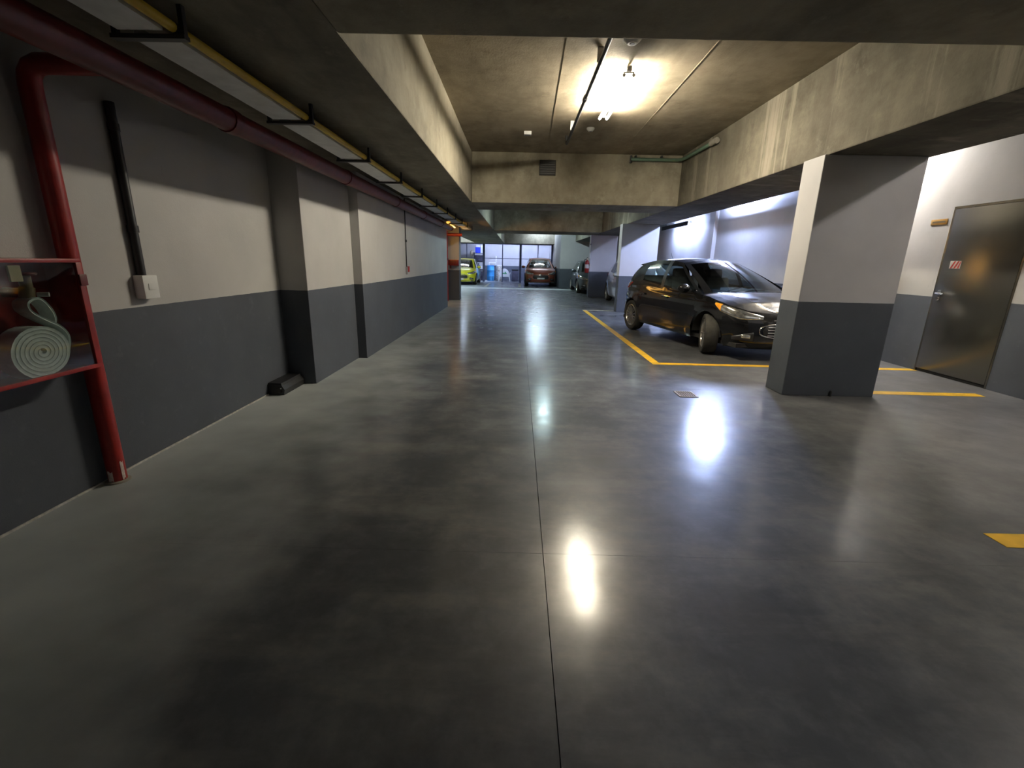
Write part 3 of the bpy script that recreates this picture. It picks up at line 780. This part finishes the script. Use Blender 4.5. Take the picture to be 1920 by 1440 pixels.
    # (x at belt, x at rail, label) boundaries
    bounds = [(1.10, .02), (.96, -.06), (-.12, -.22), (-.22, -.32), (-.98, -.98), (-1.10, -1.12), (-1.66, -1.50)]
    kinds = ['p', 'g', 'p', 'g', 'p', 'p']
    def side_pt(xb, xt, v_, side):
        i = ix(xb); zt = lerp_tab(ZTOP, xb); b0 = S(i, zt, 0, 1); r_ = V(*railp(xt))
        p = b0.lerp(r_, v_); p.y += .030 * math.sin(math.pi * v_) * sy
        p.y *= side
        return p
    VB = [0, .07, .86, 1.0]
    for side in (1, -1):
        for k, kd in enumerate(kinds):
            ns = 6 if kd == 'g' else 2
            if k >= 4: ns = 4
            for a in range(ns):
                f0, f1 = a / ns, (a + 1) / ns
                xb0 = bounds[k][0] * (1 - f0) + bounds[k + 1][0] * f0; xt0 = bounds[k][1] * (1 - f0) + bounds[k + 1][1] * f0
                xb1 = bounds[k][0] * (1 - f1) + bounds[k + 1][0] * f1; xt1 = bounds[k][1] * (1 - f1) + bounds[k + 1][1] * f1
                for r_ in range(3):
                    sub = 6 if r_ == 1 else 1
                    for s in range(sub):
                        v0 = VB[r_] + (VB[r_ + 1] - VB[r_]) * s / sub; v1 = VB[r_] + (VB[r_ + 1] - VB[r_]) * (s + 1) / sub
                        q = [side_pt(xb0, xt0, v0, side), side_pt(xb1, xt1, v0, side), side_pt(xb1, xt1, v1, side), side_pt(xb0, xt0, v1, side)]
                        if side > 0: q.reverse()
                        part = 'body'
                        if kd == 'g' and r_ == 1: part = 'side_window_%d_%d' % (k, side)
                        elif kd == 'p' and k == 2: part = 'pillar_trim%d' % side
                        addcell(part, q)
    # roof
    NR = 14; rr_ = []
    for k in range(19):
        x = .02 - (1.52) * k / 18; _, y, z = railp(x)
        endf = 1 - .25 * (k / 18)
        rr_.append([V(x + .05 * (1 - (2 * j / NR - 1) ** 2) * (1 if k == 0 else max(0, 1 - k / 4)), y * (1 - 2 * j / NR), z + .055 * (1 - (2 * j / NR - 1) ** 2) * endf) for j in range(NR + 1)])
    roof = MB().grid(rr_)
    # windshield: from the roof front edge down to the cowl
    wtop = rr_[0]; NW = 12; wrows = []
    fb = 1.30
    for k in range(NW + 1):
        f = k / NW; row = []
        for j in range(NR + 1):
            s = 1 - 2 * j / NR
            base = V(1.10 + (fb - 1.10) * (1 - s * s), .762 * s, .880 + .045 * (1 - s * s))
            p = wtop[j].lerp(base, f); p.z += .035 * math.sin(math.pi * f) * (1 - .5 * s * s) * sz
            row.append(p)
        wrows.append(row)
    ws_paint, ws = MB(), MB()
    for k in range(NW):
        for j in range(NR):
            q = [wrows[k][j], wrows[k][j + 1], wrows[k + 1][j + 1], wrows[k + 1][j]]
            edge = k == 0 or j in (0, NR - 1)
            addcell('body' if edge else 'windshield', q)
    # rear glass / hatch
    rtop = rr_[-1]; rrows = []
    kr = ix(-1.66)
    bot = [S(kr * (1 - f), lerp_tab(ZTOP, plan[int(kr * (1 - f))][0]), 0, 1) for f in [j / (NR // 2) for j in range(NR // 2 + 1)]]
    bot = bot + [Vector((p.x, -p.y, p.z)) for p in reversed(bot[:-1])]
    for k in range(9):
        f = k / 8; rrows.append([rtop[j].lerp(bot[j], f) + Vector((-.03 * math.sin(math.pi * f), 0, 0)) for j in range(NR + 1)])
    for k in range(8):
        for j in range(NR):
            q = [rrows[k][j], rrows[k + 1][j], rrows[k + 1][j + 1], rrows[k][j + 1]]
            addcell('rear_window' if 1 <= k <= 6 and 2 <= j <= NR - 3 else 'body', q)
    def cellmesh(part):
        m = MB()
        for q in cells[part]:
            vs_ = [m.bm.verts.new(p) for p in q]
            m.bm.faces.new(vs_)
        return m
    objs = {}
    nice = {'body': 'body', 'front_bumper': 'front_bumper', 'rear_bumper': 'rear_bumper', 'windshield': 'windshield', 'rear_window': 'rear_window', 'pillar_trim': 'pillar_trim'}
    for part in cells:
        nm = nice.get(part) or ('pillar_trim' if 'trim' in part else None) or ('door' if 'door' in part else 'side_window')
        mt = 'car_glass' if nm in ('windshield', 'rear_window', 'side_window') else ('black_plastic' if nm == 'pillar_trim' else paint)
        objs[part] = cellmesh(part).build(nm, mt, t, weld=True, recalc=False, angle=50)
    hood.build('hood', paint, t, weld=True, recalc=True, angle=60)
    roof.build('roof', paint, t, recalc=True, angle=60)
    sp2 = MB()    # roof spoiler
    sp2.prism([V(-1.44, .47, 1.385), V(-1.66, .44, 1.355), V(-1.66, .44, 1.335), V(-1.44, .47, 1.345)], (0, -.92 * sy, 0)); sp2.build('roof_spoiler', paint, t, angle=20)
    # underbody and wheel wells
    MB().box(-1.80 * sx, 1.85 * sx, -.72 * sy, .72 * sy, .20 * sz, .26 * sz).build('underbody', 'black_rubber', t, smooth=False)
    for xw in (XW, -XW):
        for sd in (1, -1):
            m = MB(); rows = []
            for k in range(15):
                a = math.pi * k / 14
                rows.append([V(xw, 0, 0) + Vector((math.cos(a) * Ra * sx, sd * yy * sy, R + math.sin(a) * Ra)) for yy in (.50, .815)])
            m.grid(rows); m.build('wheel_well', 'black_rubber', t)
    # wheels
    first = {}
    for xw in (XW, -XW):
        for sd in (1, -1):
            W = .195; c = Vector((0, 0, 0)); rim = R * .70
            wo = bpy.data.objects.new('wheel', first['tyre'].data) if 'tyre' in first else None
            if not wo:
                T_ = MB().lathe([(rim, -W / 2 + .012), (rim + .02, -W / 2 + .003), (R * .86, -W / 2 - .004), (R * .95, -W / 2 + .006), (R * .99, -W / 2 + .03), (R, -W * .2), (R, W * .2), (R * .99, W / 2 - .03), (R * .95, W / 2 - .006), (R * .86, W / 2 + .004), (rim + .02, W / 2 - .003), (rim, W / 2 - .012)], c, (0, 1, 0), 40, closed=True)
                # tread grooves
                wo = T_.build('wheel', 'tyre', t); first['tyre'] = wo
                m = MB().lathe([(rim, -W / 2 + .01), (rim, W / 2 - .01), (rim - .012, W / 2 - .004), (rim - .022, W / 2 - .02), (rim - .03, 0), (rim - .03, -W / 2 + .01)], c, (0, 1, 0), 36)
                rm = m.build('rim', 'alloy', wo); first['rim'] = rm
                m = MB(); ns = 15
                for k in range(ns):
                    a = 2 * math.pi * k / ns
                    m.box(.035, rim - .008, W / 2 - .035, W / 2 - .014, -.0085, .0085, M=Matrix.Rotation(a, 4, 'Y'))
                m.lathe([(.001, W / 2 - .006), (.030, W / 2 - .008), (.045, W / 2 - .016), (.050, W / 2 - .035)], c, (0, 1, 0), 18)
                first['spokes'] = m.build('spokes', 'alloy', wo, smooth=False)
                first['disc'] = MB().lathe([(.04, .0), (rim * .72, .0), (rim * .72, .012), (.04, .012)], c, (0, 1, 0), 24).build('brake_disc', 'dark_metal', wo)
            else:
                COL.objects.link(wo); wo.parent = t
                for nm in ('rim', 'spokes', 'disc'):
                    k2 = first[nm].copy(); COL.objects.link(k2); k2.parent = wo
            wo.location = (xw * sx, sd * .742 * sy, R)
            wo.rotation_euler = (0, random.random() * 0.3, (0 if sd > 0 else math.pi) + (steer if xw > 0 else 0))
    # lamps, grille, plates, mirrors, handles on the band surface
    def patch(part, mat, us_, zt_, zb_, side, off=.006, nu=14, nv=6, dome=.012, parent=None):
        rows = []
        for a in range(nu + 1):
            f = a / nu; u = lerp_tab(us_, f); za = lerp_tab(zt_, f); zb2 = lerp_tab(zb_, f)
            rows.append([S(u, zb2 + (za - zb2) * b2 / nv, off + dome * math.sin(math.pi * f) ** .5 * math.sin(math.pi * b2 / nv) ** .5 - (.02 if b2 in (0, nv) or a in (0, nu) else 0), side) for b2 in range(nv + 1)])
        return MB().grid(rows).build(part, mat, parent or t, angle=70)
    ui = iy(.40)
    for sd in (1, -1):
        hu = [(0, ix(1.40)), (.2, ix(1.52)), (.55, ix(1.80)), (1, ui)]
        hl = patch('headlamp', 'headlamp_inner', hu, [(0, .825), (.2, .815), (.55, .755), (1, .668)], [(0, .795), (.2, .685), (.55, .595), (1, .615)], sd)
        patch('indicator_lens', 'orange_lens', [(0, ix(1.40)), (1, ix(1.55))], [(0, .823), (1, .810)], [(0, .800), (1, .680)], sd, off=.012, nu=6, parent=hl)
        patch('tail_lamp', 'red_lens', [(0, ix(-1.40)), (.4, ix(-1.62)), (1, ix(-1.86))], [(0, 1.0), (.4, .99), (1, .95)], [(0, .97), (.4, .84), (1, .78)], sd)
        patch('fog_lamp', 'headlamp_inner', [(0, iy(.66)), (1, iy(.54))], [(0, .40), (1, .40)], [(0, .33), (1, .33)], sd, nu=6)
        patch('bumper_vent', 'black_plastic', [(0, ix(1.72)), (1, iy(.50))], [(0, .36), (1, .46)], [(0, .30), (1, .28)], sd, off=.001, nu=8)
        # mirror
        m = MB(); m.ball(V(.74, .935 * sd, .985), .070, .105, .070, 18)
        mo = m.build('wing_mirror', paint, t)
        MB().box(.70 * sx, .76 * sx, (.80 if sd > 0 else -.90) * sy, (.90 if sd > 0 else -.80) * sy, .945 * sz, .975 * sz, bev=.008).build('mirror_arm', 'black_plastic', mo)
        for nm, xh in (('front_door', -.05), ('rear_door', -.86)):
            p = S(ix(xh), .80, .018, sd); q = S(ix(xh + .17), .795, .018, sd)
            MB().tube([S(ix(xh - .01), .80, -.002, sd), p, q, S(ix(xh + .18), .795, -.002, sd)], .013, 8).build('handle', paint, objs['%s%d' % (nm, sd)])
    def front_patch(part, mat, y0, z0, z1, off, dome=0.0, parent=None, taper=0.0):
        rows = []
        for a in range(17):
            yy = y0 * (2 * a / 16 - 1); rows.append([])
            for b2 in range(7):
                z = z0 + (z1 - z0) * b2 / 6; y2 = yy * (1 - taper * abs(2 * b2 / 6 - 1) ** 2)
                rows[-1].append(S(iy(abs(y2)), z, off - (.02 if a in (0, 16) or b2 in (0, 6) else 0), 1 if y2 >= 0 else -1))
        return MB().grid(rows).build(part, mat, parent or t, angle=70)
    gp = front_patch('grille', 'black_plastic', .46, .36, .36 + .20 * grille_h, .006, taper=.22)
    loop = []
    for k in range(41):
        a = 2 * math.pi * k / 40; y2 = .46 * math.copysign(abs(math.cos(a)) ** .55, math.cos(a)); z2 = .36 + .10 * grille_h + .10 * grille_h * math.copysign(abs(math.sin(a)) ** .7, math.sin(a))
        loop.append(S(iy(abs(y2)), z2, .012, 1 if y2 >= 0 else -1))
    MB().tube(loop, .008, 6, cap=False).build('grille_surround', 'chrome', gp)
    for k in range(4):
        z2 = .36 + .20 * grille_h * (k + .9) / 5
        MB().tube([S(iy(abs(yy)), z2, .012, 1 if yy >= 0 else -1) for yy in [-.36 + .06 * j for j in range(13)]], .006, 6).build('grille_bar', 'chrome' if not suv else 'dark_metal', gp)
    front_patch('upper_grille', 'black_plastic', .32, .592, .625, .004)
    # windscreen wipers, aerial, sill strip
    MB().tube([V(1.22, -.35, .945), V(1.16, -.05, .985), V(1.08, .25, .985)], .008, 6).build('wiper', 'black_plastic', t)
    MB().tube([V(1.20, .25, .945), V(1.12, .45, .960), V(1.02, .62, .955)], .008, 6).build('wiper', 'black_plastic', t)
    MB().tube([V(-1.25, 0, 1.445), V(-1.33, 0, 1.53), V(-1.36, 0, 1.60)], [.006, .003, .002], 6).build('aerial', 'black_plastic', t)
    if suv:
        front_patch('skid_plate', 'alloy', .55, .185, .225, .012)
        front_patch('number_plate', 'plate', .20, .375, .455, .030)
        lz = MB(); c = S(n - 1, .60, .028)
        lz.prism([c + Vector((0, 0, .075)), c + Vector((0, .05, 0)), c + Vector((0, 0, -.075)), c + Vector((0, -.05, 0))], (.012, 0, 0)); lz.build('emblem', 'chrome', t, smooth=False)
        for sd in (1, -1):
            MB().tube([V(.0, sd * .57, 1.43), V(-.1, sd * .57, 1.475), V(-.9, sd * .57, 1.475), V(-1.0, sd * .57, 1.43)], .014, 8).build('roof_rail', 'alloy', t)
    else:
        MB().box((2.045 - .012) * sx, (2.045 + .022) * sx, -.20, .20, .29 * sz, .37 * sz, bev=.003).build('number_plate', 'plate', t)
    # interior
    for sd in (1, -1):
        m = MB(); m.box(-.18, .34, sd * .36 - .24, sd * .36 + .24, .30, .56, bev=.05); so = m.build('seat', 'interior', t)
        MB().box(-.09, .07, sd * .36 - .23, sd * .36 + .23, 0, .60, bev=.055, M=Matrix.Translation((-.20, 0, .50)) @ Matrix.Rotation(-.22, 4, 'Y')).build('seat_back', 'interior', so)
        MB().box(-.05, .05, sd * .36 - .13, sd * .36 + .13, 0, .19, bev=.045, M=Matrix.Translation((-.36, 0, 1.10 * sz)) @ Matrix.Rotation(-.15, 4, 'Y')).build('headrest', 'interior', so)
    m = MB(); m.box(-1.30, -.75, -.60, .60, .30, .58, bev=.05); so = m.build('rear_seat', 'interior', t)
    MB().box(-.08, .08, -.60, .60, 0, .58, bev=.05, M=Matrix.Translation((-1.18, 0, .52)) @ Matrix.Rotation(-.25, 4, 'Y')).build('rear_seat_back', 'interior', so)
    MB().box(.60, 1.10, -.66, .66, .62, .85 * sz, bev=.05).build('dashboard', 'dash', t)
    m = MB().lathe([(.165, 0), (.178, .012), (.19, 0), (.178, -.012)], Vector((0, 0, 0)), (0, 0, 1), 28, closed=True)
    m.box(-.17, .17, -.018, .018, -.008, .008)
    sw_ = m.build('steering_wheel', 'dash', t); sw_.location = (.46, .36 * sy, .84 * sz); sw_.rotation_euler = (0, math.radians(-64), 0)
    return t
dirang = math.atan2(-.977, .213)
make_car('hatchback_car', 'shiny black five-door hatchback with turned front wheels beside the columns', 'paint_black', (3.38, 8.31, 0), dirang, sz=.955, steer=-.46)
make_car('sport_utility_car', 'copper red car with roof rails parked facing the aisle at the far end', 'paint_copper', (1.22, 27.15, 0), -math.pi / 2, sx=1.0, sy=1.0, sz=1.02, R=.33, suv=True, grille_h=1.25)
make_car('hatchback_car', 'bright yellow hatchback parked behind the far left pillar', 'paint_yellow', (-3.12, 26.9, 0), -math.pi / 2, sx=.95, sz=.95)
make_car('hatchback_car', 'dark grey car half hidden behind the farther column', 'paint_grey', (3.42, 21.75, 0), -math.pi / 2, sz=.95)
make_car('hatchback_car', 'silver car glimpsed between the second and the farther column', 'paint_silver', (4.02, 15.55, 0), -math.pi / 2, sz=.97)

# ------------------------------------------------------------------ fenced storage at the far end
fc = thing('storage_fence', 'dark blue metal frame fence in front of the storage at the far end', 'fence', (-1.0, 29.5, 0))
for x, r in ((-4.35, .05), (-3.23, .025), (-2.17, .07), (-1.0, .028), (.12, .07), (1.2, .025), (2.07, .05)):
    MB().box(x - r, x + r, 29.47, 29.53, 0, ZB, bev=.004).build('post', 'fence_paint', fc)
for xa, xb in ((-5.9, -4.40), (-4.30, -3.255), (-3.205, -2.24), (-2.10, -1.028), (-.972, .05), (.19, 1.175), (1.225, 2.02)):
    MB().box(xa, xb, 29.48, 29.52, 1.42, 1.455).build('rail', 'fence_paint', fc, smooth=False)
    MB().box(xa, xb, 29.48, 29.52, 2.27, ZB).build('top_rail', 'fence_paint', fc, smooth=False)
YS = 31.25
sh = thing('storage_shelf', 'dark metal shelf rack stacked with bags and boxes behind the fence', 'shelf', (-2.60, YS, 0))
for x in (-2.93, -2.30):
    for y in (YS - .22, YS + .22):
        MB().box(x - .018, x + .018, y - .018, y + .018, 0, 1.80).build('upright', 'dark_metal', sh, smooth=False)
SZ = (.30, .72, 1.18, 1.74)
for z in SZ:
    MB().box(-2.95, -2.28, YS - .24, YS + .24, z, z + .025).build('shelf_board', 'dark_metal', sh, smooth=False)
def bx(name, label, cat, x0, x1, y0, y1, z0, z1, mat, lid=None, bev=.012, group='things on the storage shelf'):
    t = thing(name, label, cat, ((x0 + x1) / 2, (y0 + y1) / 2, z0), group=group)
    h = (z1 - z0)
    MB().box(x0, x1, y0, y1, z0, z1 - h * .12, bev=bev).build('bin_body', mat, t)
    MB().box(x0 - .008, x1 + .008, y0 - .008, y1 + .008, z1 - h * .12, z1, bev=bev * .6).build('lid', lid or mat, t)
    return t
bx('storage_box', 'bright blue box on top of the storage shelf', 'box', -2.84, -2.52, YS - .2, YS + .15, 1.765, 2.12, 'box_blue')
bx('storage_box', 'white box stacked on the bright blue box', 'box', -2.80, -2.56, YS - .15, YS + .12, 2.125, 2.27, 'white_plastic')
sp3 = thing('white_speaker', 'white box with dark round opening on top of the storage shelf', 'box', (-2.37, YS, 1.765))
MB().box(-2.49, -2.24, YS - .15, YS + .12, 1.765, 2.24, bev=.01).build('cabinet', 'white_plastic', sp3)
MB().lathe([(.001, -.004), (.055, -.004), (.065, 0)], (-2.365, YS - .15, 1.92), (0, -1, 0), 18).build('opening', 'black_rubber', sp3)
MB().lathe([(.001, -.004), (.04, -.004), (.048, 0)], (-2.365, YS - .15, 2.10), (0, -1, 0), 16).build('upper_opening', 'grey_plastic', sp3)
bx('dark_bag', 'black bag on the upper shelf of the rack', 'bag', -2.90, -2.36, YS - .2, YS + .2, 1.21, 1.62, 'dark_cloth', bev=.06)
bx('dark_bag', 'dark bag on the left of the middle shelf of the rack', 'bag', -2.90, -2.62, YS - .2, YS + .2, .75, 1.10, 'dark_cloth', bev=.05)
bx('storage_box', 'small white box on the right of the middle shelf of the rack', 'box', -2.56, -2.31, YS - .2, YS + .15, .75, .97, 'white_plastic')
bx('dark_crate', 'dark crate on the lower shelf of the rack', 'crate', -2.88, -2.34, YS - .2, YS + .2, .33, .64, 'dark_cloth', lid='grey_plastic')
bx('dark_crate', 'dark crate under the lowest shelf of the rack', 'crate', -2.86, -2.36, YS - .2, YS + .2, .0, .26, 'dark_cloth')
bg = thing('beige_bag', 'limp beige bag hanging at the left side of the rack', 'bag', (-3.06, YS, 1.5))
m = MB().ball((-3.09, YS - .05, 1.72), .12, .10, .22, 14); m.build('bag_body', 'cardboard', bg)
MB().tube([(-3.02, YS - .05, 1.9), (-2.97, YS - .1, 1.98), (-2.95, YS - .2, 1.80)], .012, 6).build('strap', 'cardboard', bg)
br = thing('blue_barrel', 'light blue plastic barrel behind the fence', 'barrel', (-1.83, YS - .1, 0))
MB().lathe([(.001, 0), (.22, 0), (.235, .03), (.24, .28), (.252, .30), (.24, .32), (.24, .66), (.252, .68), (.24, .70), (.235, .94), (.21, .97), (.001, .97)], (-1.83, YS - .1, 0), (0, 0, 1), 28).build('drum', 'blue_plastic', br)
MB().lathe([(.215, .965), (.23, .975), (.23, .992), (.215, 1.0)], (-1.83, YS - .1, 0), (0, 0, 1), 28).build('lid_ring', 'blue_plastic', br)
rl = thing('rolled_rug', 'speckled pale roll standing next to the blue barrel', 'rug roll', (-1.28, YS, 0))
MB().lathe([(.001, 0), (.20, 0), (.21, .4), (.235, .98), (.215, .98), (.20, .90), (.001, .90)], (-1.30, YS, 0), (0, 0, 1), 24).build('roll', 'speckled', rl)
MB().lathe([(.20, .94), (.24, .95), (.245, 1.03), (.20, 1.03)], (-1.29, YS, 0), (0, 0, 1), 24).build('edge_band', 'white_plastic', rl)
# white chair standing on the barrel
ch = thing('white_chair', 'white plastic chair standing on top of the blue barrel', 'chair', (-1.70, YS - .05, 1.01))
MB().box(-1.95, -1.47, YS - .27, YS + .17, 1.12, 1.19, bev=.02).build('seat', 'white_plastic', ch)
MB().box(-1.50, -1.455, YS - .25, YS + .15, 1.19, 1.60, bev=.018).build('backrest', 'white_plastic', ch)
for x in (-1.93, -1.49):
    for y in (YS - .24, YS + .14):
        MB().box(x - .02, x + .02, y - .02, y + .02, 1.01, 1.13).build('leg', 'white_plastic', ch, smooth=False)
# white garden chair with green print
YR = YS; YS = YS - .55
gc = thing('garden_chair', 'white plastic garden chair with green print seen from behind', 'chair', (-.90, YS, 0))
pr_ = []
for k in range(13):
    a = math.pi * k / 12; pr_.append((-.90 - .30 * math.cos(a) * (1.0), YS - .22, .42 + .40 * math.sin(a) ** .8))
MB().prism([(-1.20, YS - .22, .30)] + pr_ + [(-.60, YS - .22, .30)], (0, .03, 0)).build('backrest', 'white_plastic', gc, angle=30)
MB().prism([(-1.06, YS - .225, .48), (-.98, YS - .225, .56), (-.90, YS - .225, .53), (-.84, YS - .225, .64), (-.78, YS - .225, .56), (-.72, YS - .225, .48)], (0, .004, 0)).build('green_print', 'green_print', gc, smooth=False)
MB().box(-1.20, -.60, YS - .20, YS + .25, .36, .42, bev=.015).build('seat', 'white_plastic', gc)
for s in (-1, 1):
    MB().prism([(-.90 + s * .30, YS - .22, .40), (-.90 + s * .345, YS - .22, .56), (-.90 + s * .385, YS - .22, .56), (-.90 + s * .34, YS - .22, .38)], (0, .42, 0)).build('arm', 'white_plastic', gc, angle=20)
    for y in (YS - .22, YS + .18):
        MB().prism([(-.90 + s * .26, y, .40), (-.90 + s * .33, y, .44), (-.90 + s * .39, y, 0), (-.90 + s * .345, y, 0)], (0, .05, 0)).build('leg', 'white_plastic', gc, smooth=False)
YS = YR
bx('dark_bin', 'dark bin standing to the right of the garden chair', 'bin', -.42, .0, YS - .2, YS + .2, 0, .78, 'dark_cloth', lid='black_plastic', group='storage bins')
# bicycle leaning behind the yellow car
bc = thing('bicycle', 'dark bicycle standing behind the yellow car', 'bicycle', (-3.45, 30.3, 0))
for y in (29.95, 30.95):
    MB().lathe([(.31, -.018), (.335, 0), (.31, .018), (.30, 0)], (-3.45, y, .335), (1, 0, 0), 28, closed=True).build('wheel', 'black_rubber', bc)
MB().tube([(-3.45, 29.95, .335), (-3.45, 30.10, .80), (-3.45, 30.13, .98)], .016, 8).build('fork', 'dark_metal', bc)
MB().tube([(-3.45, 30.10, .78), (-3.45, 30.42, .32), (-3.45, 30.62, .80), (-3.45, 30.12, .82)], .016, 8).build('frame_tube', 'dark_metal', bc)
MB().tube([(-3.45, 30.42, .32), (-3.45, 30.95, .335), (-3.45, 30.62, .80), (-3.45, 30.64, .92)], .014, 8).build('rear_stay', 'dark_metal', bc)
MB().tube([(-3.72, 30.10, 1.36), (-3.62, 30.02, 1.22), (-3.50, 30.12, 1.10), (-3.45, 30.13, .98), (-3.40, 30.12, 1.10), (-3.28, 30.02, 1.22), (-3.18, 30.10, 1.36)], .016, 8).build('handlebar', 'black_plastic', bc)
MB().box(-3.52, -3.38, 30.52, 30.78, .92, .97, bev=.02).build('saddle', 'black_rubber', bc)
